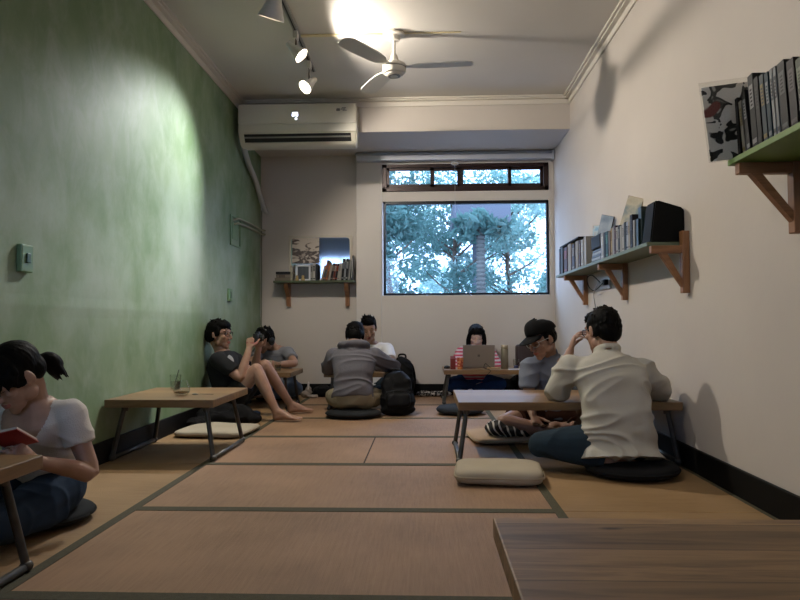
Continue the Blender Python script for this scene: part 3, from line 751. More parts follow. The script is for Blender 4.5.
# ---- lighting track and conduit
b = BM(); box(b, -.978, -.942, 1.4, 5.60, HC-.022, HC, .002); box(b, -.966, -.954, 1.4, 5.60, HC-.0225, HC-.0215, mi=1)
tag(obj('track_rail', b, [mat('rail_grey', '#8c8a85', .4, metal=.4), Mdark]), 'slim grey lighting rail running along the ceiling', 'track rail')
b = BM(); box(b, -.942, -.305, 4.906, 4.932, HC-.014, HC, .002); box(b, -.15, .28, 4.912, 4.926, HC-.008, HC, .002)
tag(obj('cable_conduit', b, mat('conduit_cream', '#cdbf94', .5)), 'thin cream cable conduit on the ceiling between rail and fan', 'conduit')
Mlamp = mat('lamp_white', '#c8c4bb', .38); Mcopp = mat('lamp_bracket', '#4e4038', .4, metal=.5)
def spotlight(y, off, target, label, power, angle=110, size=1.0, colr=(1, .91, .80), est=30, blend=.6):
    r = empty('spotlight', (-.96, y, HC-.022)); tag(r, label, 'spotlight', 'spotlights on the ceiling rail')
    L0 = V((-.96, y, HC-.022)); c = V(off); d = (V(target)-(L0+c)).normalized()
    b = BM(); box(b, -.016, .016, -.035, .035, -.055, 0, .004); obj('adapter', b, Mlamp, r)
    b = BM(); 
    for s in (-1, 1): tube(b, [(0, s*.010, -.05), (c.x*.3, c.y*.3+s*.018, c.z*.6), tuple(c+V((0, s*.018, .02)))], .004, n=6, k=3)
    obj('bracket', b, Mcopp, r, True)
    M = mat_from(c, d, (0, 0, 1)) @ Matrix.Rotation(radians(-90), 4, 'X')     # local z -> d
    b = BM(); k = size
    lathe(b, [(.001, -.085*k), (.018*k, -.085*k), (.024*k, -.078*k), (.025*k, -.045*k), (.030*k, -.04*k), (.034*k, -.02*k), (.052*k, .03*k), (.062*k, .052*k), (.062*k, .060*k), (.058*k, .060*k), (.048*k, .03*k), (.001, .0)], n=32, M=M)
    obj('lamp_shade', b, Mlamp, r, auto=30)
    b = BM(); lathe(b, [(.001, .0), (.02*k, .0), (.044*k, .032*k), (.046*k, .044*k), (.04*k, .050*k), (.02*k, .056*k), (.001, .058*k)], n=28, M=M)
    o = obj('bulb', b, mat('bulb_glow_%d' % est, '#fff2dd', .4, emit='#fff0dc', estr=est), r, True)
    ld = bpy.data.lights.new('spot', 'SPOT'); ld.energy = power; ld.color = colr; ld.spot_size = radians(angle); ld.spot_blend = blend; ld.shadow_soft_size = .035
    lo = bpy.data.objects.new('lamp_light', ld); col.objects.link(lo); lo.parent = r
    lo.location = c+d*.068*k; lo.rotation_mode = 'QUATERNION'; lo.rotation_quaternion = d.to_track_quat('-Z', 'Y')
    return r
# ================================================================== FURNITURE AND THINGS
Mtop = wood('plank_top', '#6f5237', '#93744f', 'X', planks=.16, rough=.38)
MtopY = wood('plank_top_lengthwise', '#6a4e33', '#8c6d49', 'Y', planks=.16, rough=.4)
MtopB = wood('broad_plank_top', '#573f2b', '#93734f', 'X', planks=.155, rough=.5, scale=.8); MtopB.node_tree.nodes['Principled BSDF'].inputs['Specular IOR Level'].default_value = .3
Mpipe = mat('galvanised_pipe', '#55534f', .42, metal=.75, var=.2, vscale=20)
def low_table(label, x0, x1, y0, y1, z, m, splay=.055, inset=.075, legs=True, rz=0):
    cx, cy = (x0+x1)/2, (y0+y1)/2
    r = empty('low_table', (cx, cy, 0), rz); tag(r, label, 'table', 'low plank tables on pipe legs')
    hx, hy = (x1-x0)/2, (y1-y0)/2
    b = BM(); box(b, -hx, hx, -hy, hy, z-.045, z, .004); obj('tabletop', b, m, r)
    for s in (-1, 1):
        xt = s*(hx-inset); xb = s*(hx-inset+splay)
        for q in (-1, 1):
            b = BM(); tube(b, [(xt, q*(hy-.10), z-.045), (xb, q*(hy-.06), .018)], .0135, n=14, rnd=False); 
            lathe(b, [(.001, 0), (.032, 0), (.032, -.005), (.02, -.008), (.018, -.03), (.001, -.03)], c=(xt, q*(hy-.10), z-.045), n=16)
            ell(b, (xb, q*(hy-.06), .020), (.021, .021, .019), seg=14, rg=8); obj('leg', b, Mpipe, r, auto=40)
        b = BM(); tube(b, [(xb, -(hy-.06), .018), (xb, hy-.06, .018)], .0135, n=14, rnd=False); obj('foot_bar', b, Mpipe, r, True)
    return r
TLt = low_table('low plank table along the green wall with two drinking glasses on it', WL+.012, -1.205, 3.70, 4.42, .36, Mtop)
T2t = low_table('long low plank table between the capped man and the man in cream', .178, 1.398, 3.65, 4.33, .352, Mtop, .045, .052)
T6t = low_table('low plank table holding the open laptop and a steel flask', .175, 1.02, 6.36, 6.96, .34, Mtop, .05, .05)
T3t = low_table('small low table in the far left corner with an iced coffee on it', -1.80, -1.235, 5.97, 6.58, .345, MtopY, .03, .07)
T4t = low_table('low table between the hooded man and the man in the white shirt', -.925, -.28, 5.93, 6.50, .35, Mtop, .03, .07)
T0t = low_table('low plank table at the left edge before the reading woman', WL+.03, -1.262, 1.40, 2.135, .36, MtopY, .055, .07)
T9t = low_table('broad plank table in the near right foreground', .145, 1.395, .76, 1.468, .36, MtopB, .05, .06)

def superpill(bm, rx, ry, h, e1=.35, e2=.35, nu=40, nv=16, tuft=0, M=None):
    rr = []
    for j in range(1, nv):
        v = -pi/2+pi*j/nv; cv, sv = cos(v), sin(v); row = []
        for i in range(nu):
            u = 2*pi*i/nu; cu, su = cos(u), sin(u)
            f = abs(cv)**e1; z = abs(sv)**(e1*1.4)*(1 if sv > 0 else -1)
            x = rx*f*abs(cu)**e2*(1 if cu > 0 else -1); y = ry*f*abs(su)**e2*(1 if su > 0 else -1)
            zz = h*.5*(1+z*(1-tuft*math.exp(-((x/rx)**2+(y/ry)**2)*5)))
            row.append(bm.verts.new((x, y, zz)))
        rr.append(row)
    rings(bm, rr)
def cushion(name, label, loc, rx, ry, h, m, rnd=False, rz=0, seam=None, amp=.004, seed=0, group=None, tuft=.0):
    r = empty(name, loc, rz); tag(r, label, 'cushion', group)
    b = BM(); superpill(b, rx, ry, h, .55 if rnd else .42, 1.0 if rnd else .30, 64, 22, tuft)
    for v in b.verts:
        q = v.co+V((seed, seed*2, 0))
        v.co += V((noise.noise(q*7), noise.noise(q*7+V((9, 0, 0))), 0))*amp*1.6+V((0, 0, noise.noise(q*9+V((0, 9, 0)))*amp*(v.co.z/h)))
    obj('cover', b, m, r, True)
    if seam:
        b = BM(); pts = []
        for i in range(65):
            u = 2*pi*i/64; cu, su = cos(u), sin(u); e = 1.0 if rnd else .30
            pts.append((rx*1.003*abs(cu)**e*(1 if cu > 0 else -1), ry*1.003*abs(su)**e*(1 if su > 0 else -1), h*.5))
        tube(b, pts, .0042, n=7, rnd=False); obj('piping', b, seam, r, True)
    return r
Mcr = fabric('cream_canvas', '#aca18d', .06); Mcr2 = fabric('cream_canvas_seam', '#a3957d', .05); Mpk = fabric('pale_rose_canvas', '#b0967c', .06)
Mbc = fabric('black_canvas', '#1d1d1e', .2); Mgc = fabric('slate_canvas', '#2c3036', .15); Mdc = fabric('charcoal_canvas', '#222426', .2)
cushion('floor_cushion', 'thick cream canvas cushion lying in front of the long table', (.362, 3.345, .003), .218, .17, .082, Mcr, rz=radians(-5), seam=Mcr2, amp=.006, group='cream square cushions')
cushion('floor_cushion', 'flat pale cushion under the long table holding the striped black pouch', (.55, 4.50, .003), .26, .22, .05, Mpk, rz=radians(6), seam=Mcr2, amp=.006, seed=3, group='cream square cushions')
cushion('floor_cushion', 'flat cream cushion lying behind the table by the green wall', (-1.50, 4.72, .003), .25, .23, .05, Mcr, rz=radians(-6), seam=Mcr2, amp=.007, seed=5, group='cream square cushions')
cushion('round_cushion', 'round black cushion under the man in the cream shirt', (1.06, 3.47, .003), .235, .22, .075, Mbc, True, seam=Mbc, amp=.005, seed=2)
cushion('round_cushion', 'round black cushion under the hooded man', (-.615, 5.57, .003), .235, .21, .065, Mdc, True, seam=Mbc, amp=.004, seed=4)
cushion('round_cushion', 'empty round slate cushion behind the long table, before the laptop table', (.30, 5.78, .003), .21, .20, .075, Mgc, True, seam=Mgc, amp=.004, seed=6)
cushion('round_cushion', 'dark round cushion under the reading woman in jeans', (-1.56, 2.60, .003), .215, .21, .06, Mdc, True, seam=Mbc, amp=.004, seed=8)
cushion('floor_cushion', 'thin blue edged cushion under the man holding the camera', (-1.62, 5.44, .003), .205, .22, .05, fabric('navy_canvas', '#14263a', .1), rz=0, amp=.004, seed=9)
cushion('round_cushion', 'dark cushion under the woman at the laptop', (.51, 7.05, .003), .2, .18, .06, Mdc, True, amp=.004, seed=11)
cushion('round_cushion', 'dark cushion under the man in the white shirt', (-.58, 6.86, .003), .2, .18, .06, Mdc, True, amp=.004, seed=12)
cushion('floor_cushion', 'dark cushion under the man with headphones', (-1.56, 6.90, .003), .2, .2, .05, Mdc, amp=.004, seed=13)
cushion('floor_cushion', 'grey cushion under the capped man', (.86, 4.72, .003), .22, .22, .06, Mgc, amp=.004, seed=14)

# bags
Mbag = fabric('bag_nylon', '#08080a', .3, .7); Mbag2 = fabric('bag_strap', '#0d0d10', .2, .6); Mzip = mat('zip_metal', '#2e2f33', .4, metal=.6)
def backpack(label, loc, rz, tilt, w, d, h, seed=0):
    r = empty('backpack', loc, rz); r.rotation_euler = (tilt, 0, rz); tag(r, label, 'backpack')
    b = BM(); ell(b, (0, 0, h*.32), (w*.52, d*.5, h*.34)); ell(b, (0, .01, h*.62), (w*.45, d*.42, h*.36)); box(b, -w*.42, w*.42, -d*.34, d*.34, .015, h*.8, .04); ell(b, (0, 0, .05), (w*.5, d*.48, .055))
    me = bake(b, .008); smooth(me, 8); displace(me, folds(9, .008, (0, 0, 1), 2, seed)); link('shell', me, Mbag, r, True)
    b = BM(); box(b, -w*.34, w*.34, -d*.60, -d*.30, .05, h*.45, .035, seg=4); me = bake(b, .007); smooth(me, 5); displace(me, folds(10, .005, (1, 0, 0), 2, seed+1)); link('front_pocket', me, Mbag2, r, True)
    b = BM(); tube(b, [(-w*.33, -d*.5, h*.46), (0, -d*.56, h*.49), (w*.33, -d*.5, h*.46)], .004, n=6, k=4); obj('zip', b, Mzip, r, True)
    b = BM(); tube(b, [(-.04, d*.2, h*.93), (-.03, d*.2, h*1.02), (.03, d*.2, h*1.02), (.04, d*.2, h*.93)], [(.010, .005)]*4, n=8, k=4); obj('top_handle', b, Mbag2, r, True)
    for s in (-1, 1):
        b = BM(); tube(b, [(s*.07, d*.30, h*.86), (s*.10, d*.62, h*.7), (s*.12, d*.66, h*.4), (s*.10, d*.42, .06)], [(.024, .007)]*4, n=10, k=5); obj('shoulder_strap', b, Mbag2, r, True)
    return r
backpack('slumped black backpack on the mat to the right of the hooded man', (-.245, 5.66, .0), radians(8), radians(-16), .31, .22, .40, 2)
backpack('upright black backpack beside the man in the white shirt against the back wall', (-.26, 6.98, .0), radians(-6), radians(-4), .29, .2, .45, 5)
def heap(name, label, cat, blobs, m, seed, vox=.007, amp=.010, freq=11, parent=None):
    b = BM()
    for c, r_ in blobs: ell(b, c, r_)
    me = bake(b, vox); smooth(me, 5); displace(me, folds(freq, amp, (.3, 1, .5), 1.7, seed)); smooth(me, 1)
    o = link(name, me, m, None, True); tag(o, label, cat); return o
heap('jacket', 'crumpled black jacket piled on the mat behind the left table', 'jacket', [((-1.68, 5.14, .07), (.13, .12, .075)), ((-1.55, 5.08, .06), (.16, .11, .062)), ((-1.46, 5.12, .09), (.10, .10, .075)), ((-1.60, 5.16, .11), (.12, .09, .05)), ((-1.74, 4.98, .04), (.09, .12, .045)), ((-1.38, 5.13, .05), (.09, .08, .05))], fabric('jacket_cloth', '#111113', .3), 3)
heap('paper_bag', 'small crumpled pale bag by the back wall, right of the corner table', 'bag', [((-1.29, 7.04, .035), (.055, .05, .04)), ((-1.26, 7.05, .075), (.035, .035, .05)), ((-1.22, 7.0, .02), (.06, .04, .022))], fabric('crumpled_paper', '#a79b90', .35, bump=.6, bs=60), 8, .004, .010, 22)
b = BM(); tube(b, [(-1.262, 7.03, .09), (-1.26, 7.03, .16)], .010, n=10); tag(obj('candle', b, mat('white_wax', '#cfcac4', .5), smooth=True), 'short white stick standing in the crumpled bag by the back wall', 'stick')
heap('shoulder_bag', 'flat black bag lying against the baseboard left of the hooded man', 'bag', [((-1.12, 7.12, .06), (.11, .09, .065)), ((-.99, 7.13, .055), (.10, .08, .06))], Mbag, 4)
heap('pouch', 'black pouch leaning on the far baseboard behind the laptop table', 'bag', [((.86, 7.12, .09), (.12, .08, .10)), ((1.02, 7.12, .08), (.12, .07, .09)), ((.98, 7.14, .18), (.07, .05, .06))], Mbag, 6)
def patterned():
    m, nt, b, N, L = nodes_mat('black_white_print'); tc = N('ShaderNodeTexCoord'); v = N('ShaderNodeTexNoise', Scale=38, Detail=1); L(tc.outputs['Object'], v.inputs['Vector'])
    r = ramp(nt, [(.47, '#0f0f10'), (.53, '#a8a2a0')]); r.color_ramp.interpolation = 'CONSTANT'; L(v.outputs['Fac'], r.inputs[0]); L(r.outputs[0], b.inputs['Base Color']); b.inputs['Roughness'].default_value = .85; return m
heap('scarf', 'black and white patterned cloth along the baseboard left of the laptop table', 'cloth', [((-.02, 7.14, .03), (.09, .07, .032)), ((.09, 7.15, .028), (.10, .06, .03)), ((.2, 7.14, .03), (.08, .06, .03))], patterned(), 5, .005, .006, 16)
# striped pouch on the pale cushion
def striped():
    m, nt, b, N, L = nodes_mat('striped_pouch'); tc = N('ShaderNodeTexCoord'); mp = N('ShaderNodeMapping'); mp.inputs['Rotation'].default_value = (.5, .3, .5); L(tc.outputs['Object'], mp.inputs[0])
    w = N('ShaderNodeTexWave', Scale=9, Distortion=4.5, Detail=1); L(mp.outputs[0], w.inputs['Vector']); r = ramp(nt, [(.80, '#0d0d0e'), (.87, '#c2bdb4')]); L(w.outputs['Fac'], r.inputs[0]); L(r.outputs[0], b.inputs['Base Color']); b.inputs['Roughness'].default_value = .75; return m
heap('pouch', 'black pouch with white stripes resting on the pale cushion under the long table', 'pouch', [((.47, 4.36, .10), (.085, .07, .05)), ((.55, 4.34, .085), (.08, .06, .038)), ((.62, 4.33, .075), (.06, .04, .028))], striped(), 9, .0045, .008, 18)

# ---- glassware and table things
Mglass = glass_mat('clear_glass', (.94, .96, .95, 1), .28); Mwater = glass_mat('water', (.82, .86, .84, 1), .15)
def tumbler(label, x, y, z, r=.034, h=.095, fill=None, fm=None, cat='glass', name='glass_tumbler', taper=.85, straw=False):
    t = empty(name, (x, y, z)); tag(t, label, cat)
    b = BM(); lathe(b, [(.001, 0), (r*taper, 0), (r, h), (r-.002, h), (r*taper-.003, .008), (.001, .008)], n=32); obj('glass', b, Mglass, t, auto=35)
    if fill: b = BM(); lathe(b, [(.001, .009), (r*taper-.004, .009), (r*(taper+(1-taper)*fill)-.004, h*fill), (.001, h*fill)], n=28); obj('drink', b, fm or Mwater, t, auto=35)
    if straw: b = BM(); tube(b, [(-.01, 0, .012), (.022, 0, h+.03)], .003, n=8); obj('spoon', b, Mpipe, t, True)
    return t
tumbler('straight water glass with a stirrer on the table by the green wall', -1.645, 4.27, .36, .037, .10, .55, straw=True)
t = empty('glass_carafe', (-1.475, 3.93, .36)); tag(t, 'round bellied open glass in the middle of the table by the green wall', 'glass')
b = BM(); lathe(b, [(.001, 0), (.028, 0), (.045, .014), (.05, .032), (.045, .055), (.034, .078), (.033, .092), (.0315, .092), (.0325, .078), (.043, .055), (.048, .032), (.043, .016), (.001, .006)], n=36); obj('glass', b, Mglass, t, auto=35)
b = BM(); lathe(b, [(.001, .008), (.04, .016), (.043, .022), (.001, .022)], n=28); obj('drink', b, glass_mat('amber_water', (.55, .42, .33, 1), .1), t, auto=35)
t = empty('teaspoon', (-1.35, 3.95, .361)); tag(t, 'small metal spoon lying beside the round glass', 'spoon')
b = BM(); ell(b, (-.05, 0, .004), (.02, .013, .004)); tube(b, [(-.03, 0, .005), (.0, 0, .004), (.06, .005, .003)], [(.003, .0015)]*3, n=8); obj('spoon', b, mat('steel', '#9a9a9a', .25, metal=1), t, True)
Mcof = mat('iced_coffee', '#d3ba98', .4); Mmilk = mat('pale_drink', '#c7c4bd', .4)
tumbler('tall glass of iced coffee in the hand of the man with headphones', -1.515, 6.28, .345, .038, .115, .82, Mcof)
tumbler('shorter clear glass right of the iced coffee on the corner table', -1.395, 6.16, .345, .034, .10, .6, Mwater)
# laptop
Mlap = mat('laptop_aluminium', '#8f8680', .35, metal=.35); Mkey = mat('laptop_keys', '#161617', .6, spec=.2)
t = empty('laptop', (.525, 6.60, .34)); tag(t, 'open silver grey laptop on the far table, its back to the room', 'laptop')
b = BM(); box(b, -.16, .16, -.02, .20, 0, .014, .003); obj('base', b, Mlap, t)
b = BM(); box(b, -.145, .145, .02, .12, .0142, .0155); obj('keyboard', b, Mkey, t)
R = Matrix.Translation((0, -.022, .012)) @ Matrix.Rotation(radians(10), 4, 'X')
b = BM(); box(b, -.158, .158, -.004, .004, 0, .225, .003, M=R); ld = obj('lid', b, Mlap, t)
b = BM(); box(b, -.150, .150, .0042, .0048, .008, .217, M=R); obj('screen', b, mat('screen_glow', '#8fa0b8', .3, emit='#a8b8d0', estr=.8), t)
b = BM()
for dx in (-.0105, .0005):
    for dz in (-.0105, .0005): box(b, dx, dx+.010, -.0052, -.0042, .118+dz, .128+dz, M=R)
obj('emblem', b, mat('emblem_grey', '#4d4744', .4), t)
t = empty('steel_flask', (.775, 6.52, .34)); tag(t, 'tall brushed steel flask right of the laptop', 'flask')
Mfl = mat('brushed_steel', '#857c6b', .38, metal=.7)
b = BM(); lathe(b, [(.001, 0), (.035, 0), (.037, .004), (.037, .19), (.033, .197), (.001, .197)], n=32); obj('body', b, Mfl, t, auto=35)
b = BM(); lathe(b, [(.001, .197), (.034, .197), (.036, .20), (.036, .228), (.033, .233), (.001, .233)], n=32); obj('lid', b, mat('flask_lid', '#a3977f', .4, metal=.5), t, auto=35)
t = empty('drink_carton', (.265, 6.47, .34)); tag(t, 'dark red drink carton at the left end of the laptop table', 'carton')
b = BM(); box(b, -.025, .025, -.03, .03, 0, .105, .003); prism(b, [(-.03, .105), (.03, .105), (.004, .128), (-.004, .128)], -.025, .025, 'YZ'); obj('carton', b, mat('carton_red', '#6e1f1a', .5), t)
t = empty('paper_cup', (.335, 6.46, .34)); tag(t, 'orange patterned paper cup between the red carton and the laptop', 'cup')
b = BM(); lathe(b, [(.001, 0), (.026, 0), (.034, .11), (.036, .112), (.034, .115), (.001, .112)], n=28)
m_, nt, bb, N, L = nodes_mat('cup_print'); tc = N('ShaderNodeTexCoord'); v = N('ShaderNodeTexVoronoi', Scale=38); L(tc.outputs['Object'], v.inputs['Vector']); rr_ = ramp(nt, [(.35, '#c9772f'), (.5, '#d9a184'), (.6, '#a8472a')]); L(v.outputs['Distance'], rr_.inputs[0]); L(rr_.outputs[0], bb.inputs['Base Color'])
obj('cup', b, m_, t, auto=35)
tumbler('clear plastic cup with a blue band right of the flask', .885, 6.50, .34, .030, .095, .35, mat('blue_band', '#3a3f7d', .4), name='plastic_cup', cat='cup')
t = empty('computer_mouse', (.21, 6.58, .34)); tag(t, 'black mouse at the far left corner of the laptop table', 'mouse'); b = BM(); ell(b, (0, 0, .008), (.032, .05, .022)); bmesh.ops.bisect_plane(b, geom=b.verts[:]+b.edges[:]+b.faces[:], plane_co=(0, 0, .0005), plane_no=(0, 0, 1), clear_inner=True); bmesh.ops.holes_fill(b, edges=b.edges[:]); obj('shell', b, Mkey, t, True)
b = BM(); box(b, .60, .72, 6.41, 6.50, .3405, .358, .006, seg=3); tag(obj('notebook', b, mat('tan_cover', '#a58a68', .6)), 'tan notebook lying between the laptop and the flask', 'notebook')
b = BM(); tube(b, [(.69, 6.55, .345), (.64, 6.45, .35), (.595, 6.395, .385), (.575, 6.39, .40), (.56, 6.38, .36), (.60, 6.37, .345), (.62, 6.352, .33), (.585, 6.345, .29)], .003, n=7, k=5); tag(obj('cable', b, Mkey, smooth=True), 'thin black cable looping over the front edge of the laptop table', 'cable')
b = BM(); box(b, .925, 1.0, 6.44, 6.56, .3405, .40, .008, seg=3); tag(obj('wallet', b, mat('brown_leather', '#3a1f18', .45)), 'dark brown leather case on the right end of the laptop table', 'case')
b = BM(); box(b, .80, .95, 6.385, 6.435, .3402, .346, .002); tag(obj('tissue_packet', b, mat('tissue_white', '#c9cbd2', .7)), 'white tissue packet before the plastic cup', 'packet')
t = empty('briefcase', (1.12, 7.08, 0)); tag(t, 'dark brown upright case against the back wall right of the laptop woman', 'case')
b = BM(); box(b, -.16, .16, -.06, .06, .02, .56, .03, seg=4); obj('shell', b, mat('case_brown', '#2c1a15', .5), t, auto=40)
b = BM(); tube(b, [(-.05, 0, .56), (-.045, 0, .60), (.045, 0, .60), (.05, 0, .56)], .008, n=8, k=3); obj('handle', b, Mkey, t, True)
b = BM(); box(b, -.36, -.29, 6.0, 6.10, .3502, .3535, .002); tag(obj('notepad', b, mat('paper_white', '#ccd0dc', .7)), 'white sheet on the table by the right arm of the hooded man', 'paper')

# ---- books and shelves
Mpg = mat('book_pages', '#b3a78f', .8); _bm = {}
def bookmat(c):
    if c not in _bm: _bm[c] = mat('book_'+c.lstrip('#'), c, .5, spec=.2)
    return _bm[c]
def book(label, group, loc, t, h, d, c, band=None, rot=(0, 0, 0), name='book', cat='book'):
    b = BM(); c_ = .0022
    box(b, -t/2, -t/2+c_, 0, d, 0, h, mi=0); box(b, t/2-c_, t/2, 0, d, 0, h, mi=0); box(b, -t/2, t/2, -.002, c_, 0, h, mi=0); box(b, -t/2+c_, t/2-c_, c_, d-.003, .003, h-.003, mi=1)
    if band:
        box(b, -t*.36, t*.36, -.0028, -.002, h*.55, h*.86, mi=2)
        for q in range(5): box(b, -t*.18, t*.18, -.0034, -.0028, h*(.58+.05*q), h*(.605+.05*q), mi=0)
        box(b, -t*.40, t*.40, -.0028, -.002, h*.08, h*.14, mi=2)
    o = obj(name, b, [bookmat(c), Mpg, bookmat(band or c)]); o.location = loc; o.rotation_euler = rot; tag(o, label, cat, group); return o
NUM = 'first second third fourth fifth sixth seventh eighth ninth tenth eleventh twelfth thirteenth fourteenth fifteenth sixteenth seventeenth eighteenth nineteenth twentieth'.split()
CN = {}
Mshelf_g = mat('shelf_green_paint', '#3f4a2c', .5, var=.15, vscale=12); Mshelf_p = mat('shelf_sage_paint', '#5f6a52', .5, var=.1, vscale=9); Mshelf_u = mat('shelf_moss_paint', '#5f7a35', .5, var=.12, vscale=9)
Mpine = wood('bracket_pine', '#6b4529', '#8c6240', 'Z', rough=.5)
MpineX = wood('bracket_pine_arm', '#6b4529', '#8c6240', 'X', rough=.5)
# small shelf on the back wall
r = empty('wall_shelf', (-1.21, D, 1.25)); tag(r, 'small dark green shelf under the mirror on the back wall', 'shelf')
b = BM(); box(b, -1.655, -.775, 7.07, D, 1.24, 1.262, .002); rel(obj('board', b, Mshelf_g), r)
for x in (-1.525, -.865):
    b = BM(); prism(b, [(D, 1.24), (7.10, 1.24), (7.10, 1.215), (7.15, 1.16), (7.235, 1.09), (7.25, .985), (D, .985)], x-.022, x+.022, 'YZ'); rel(obj('bracket', b, Mpine), r)
GB = 'books on the small back wall shelf'; zb = 1.263; yb = 7.10
def bs(x, t, h, c, band, tilt, lab): book(lab, GB, (x, yb, zb), t, h, .13, c, band, (0, radians(tilt), 0))
book('thick dark book, topmost of the pile on the left end of the small shelf', GB, (-1.545, 7.11, zb+.068), .028, .19, .14, '#1d1c1c', None, (0, radians(90), 0)).location = (-1.635, 7.11, zb+.085)
book('grey brown book in the middle of the pile on the small shelf', GB, (-1.63, 7.11, zb+.05), .036, .18, .14, '#5c5048', '#7d7268', (0, radians(90), 0))
book('flat tan book at the bottom of the pile on the small shelf', GB, (-1.645, 7.105, zb+.016), .030, .195, .14, '#6d6355', None, (0, radians(90), 0))
bookrow = [(-1.448, .022, .165, '#8c8474', '#a8a190', 0, 'cream spine just left of the framed picture'), (-1.228, .022, .175, '#87847d', '#333338', 0, 'pale grey spine right of the framed picture'), (-1.200, .024, .185, '#9f9c96', '#1d1d20', 0, 'white and black spine before the gap on the small shelf'), (-1.170, .016, .18, '#1c1f26', None, 0, 'thin near black spine at the left of the gap on the small shelf'),
 (-1.118, .018, .17, '#7a6f61', '#a09889', 14, 'leaning tan spine, first right of the gap'), (-1.096, .026, .225, '#424346', '#9f5b34', 14, 'tall leaning grey spine with an orange label'), (-1.066, .020, .19, '#734e33', '#b06741', 13, 'leaning orange brown spine on the small shelf'), (-1.040, .018, .18, '#91877b', None, 12, 'slim leaning pale spine between two darker ones'), (-1.014, .022, .19, '#181617', '#7c7469', 11, 'leaning black spine with a pale title on the small shelf'), (-.988, .018, .185, '#5e241d', '#a29587', 10, 'leaning dark red spine on the small shelf'), (-.964, .020, .185, '#1d1818', '#933b26', 10, 'leaning black spine with a red label'), (-.938, .022, .19, '#9a958c', '#67625d', 9, 'leaning off white spine, wider of the pair'), (-.914, .016, .19, '#88837b', None, 8, 'leaning light grey spine, thinner of the pair'), (-.892, .024, .235, '#141516', '#6f7478', 5, 'tall black spine with a grey title on the small shelf'), (-.868, .016, .23, '#7c8185', '#27292c', 5, 'tall slim silver spine beside the black ones'), (-.846, .022, .235, '#18191c', '#949491', 4, 'tall black spine with a white title near the right end'), (-.822, .012, .22, '#95928b', None, 6, 'slim white spine near the right end of the small shelf')]
for x, t, h, c, bd, tl, lb in bookrow: bs(x-.012, t, h, c, bd, tl, lb)
t = empty('magazine', (-.800, 7.12, zb)); tag(t, 'tall black glossy magazine at the right end of the small shelf', 'magazine', GB)
b = BM(); box(b, -.008, .008, 0, .15, 0, .275, .006, seg=3); o = obj('cover', b, mat('gloss_black', '#101012', .15), t); o.rotation_euler = (0, radians(3), 0)
b = BM(); box(b, -.009, .000, -.0015, 0, .03, .24); o = obj('title', b, mat('mag_title', '#a9a6a0', .4), t); o.rotation_euler = (0, radians(3), 0)
t = empty('picture_frame', (-1.338, 7.13, zb)); tag(t, 'small white framed picture of dark stripes on the small shelf', 'picture', None)
b = BM()
for q in ((-.085, .085, 0, .018), (-.085, .085, .155, .178), (-.085, -.062, 0, .178), (.062, .085, 0, .178)): box(b, q[0], q[1], 0, .016, q[2], q[3], .002)
obj('frame', b, mat('frame_white', '#c6c8cc', .4), t)
m_, nt, bb, N, L = nodes_mat('striped_print'); tc = N('ShaderNodeTexCoord'); w = N('ShaderNodeTexWave', Scale=22, bands_direction='X'); L(tc.outputs['Object'], w.inputs['Vector']); rr_ = ramp(nt, [(.4, '#24282e'), (.8, '#4c535b')]); L(w.outputs['Fac'], rr_.inputs[0]); L(rr_.outputs[0], bb.inputs['Base Color'])
b = BM(); box(b, -.064, .064, .008, .013, .016, .157); obj('print', b, m_, t)
for x, lb in ((-1.40, 'small tan figurine left before the striped picture'), (-1.335, 'small tan figurine in the middle before the striped picture')):
    t = empty('figurine', (x, 7.105, zb)); tag(t, lb, 'figurine'); b = BM(); lathe(b, [(.001, 0), (.02, 0), (.022, .012), (.016, .028), (.012, .034), (.016, .044), (.012, .056), (.001, .06)], n=20); obj('figure', b, mat('tan_clay', '#9b8358', .6), t, auto=50)
# mirror and the print stuck on it
t = empty('wall_mirror', (-1.168, D-.02, 1.52), radians(3)); tag(t, 'rectangular mirror with a thin white frame and rounded corners above the small shelf', 'mirror')
b = BM(); box(b, -.355, .355, -.022, 0, -.255, .258, .004, seg=3); obj('backing', b, mat('mirror_board', '#b3a999', .5), t)
def rrect(bm, hx, hz, rad, y, z0=0, n=8):
    vs = []
    for cx_, cz_, a0 in ((hx-rad, hz-rad, 0), (-hx+rad, hz-rad, 90), (-hx+rad, -hz+rad, 180), (hx-rad, -hz+rad, 270)):
        for i in range(n+1):
            a = radians(a0+90*i/n); vs.append(bm.verts.new((cx_+rad*cos(a), y, z0+cz_+rad*sin(a))))
    return vs
b = BM(); v0 = rrect(b, .325, .232, .035, -.0235); v1 = rrect(b, .325, .232, .035, -.020); rings(b, [v0, v1]); obj('glass', b, mat('mirror_silver', '#c9d0da', .06, metal=1), t)
m_, nt, bb, N, L = nodes_mat('mountain_print'); tc = N('ShaderNodeTexCoord'); mp = N('ShaderNodeMapping'); mp.inputs['Scale'].default_value = (7, 1, 17); L(tc.outputs['Object'], mp.inputs[0])
n = N('ShaderNodeTexNoise', Scale=1.0, Detail=4, Distortion=1.0); L(mp.outputs[0], n.inputs['Vector']); sx = N('ShaderNodeSeparateXYZ'); L(tc.outputs['Object'], sx.inputs[0])
ad = N('ShaderNodeMath', operation='MULTIPLY_ADD'); ad.inputs[1].default_value = -.7; L(sx.outputs['Z'], ad.inputs[0]); L(n.outputs['Fac'], ad.inputs[2])
rr_ = ramp(nt, [(.46, '#b3a596'), (.52, '#4a3b33'), (.60, '#3a2d27'), (.68, '#97897b')]); L(ad.outputs[0], rr_.inputs[0]); L(rr_.outputs[0], bb.inputs['Base Color'])
b = BM(); box(b, -.15, .15, -.003, 0, -.145, .14); o = obj('art_print', b, m_); o.location = (-1.330, D-.053, 1.608); o.rotation_euler = (0, 0, radians(3)); tag(o, 'brown and white landscape print stuck on the upper left of the mirror', 'print')

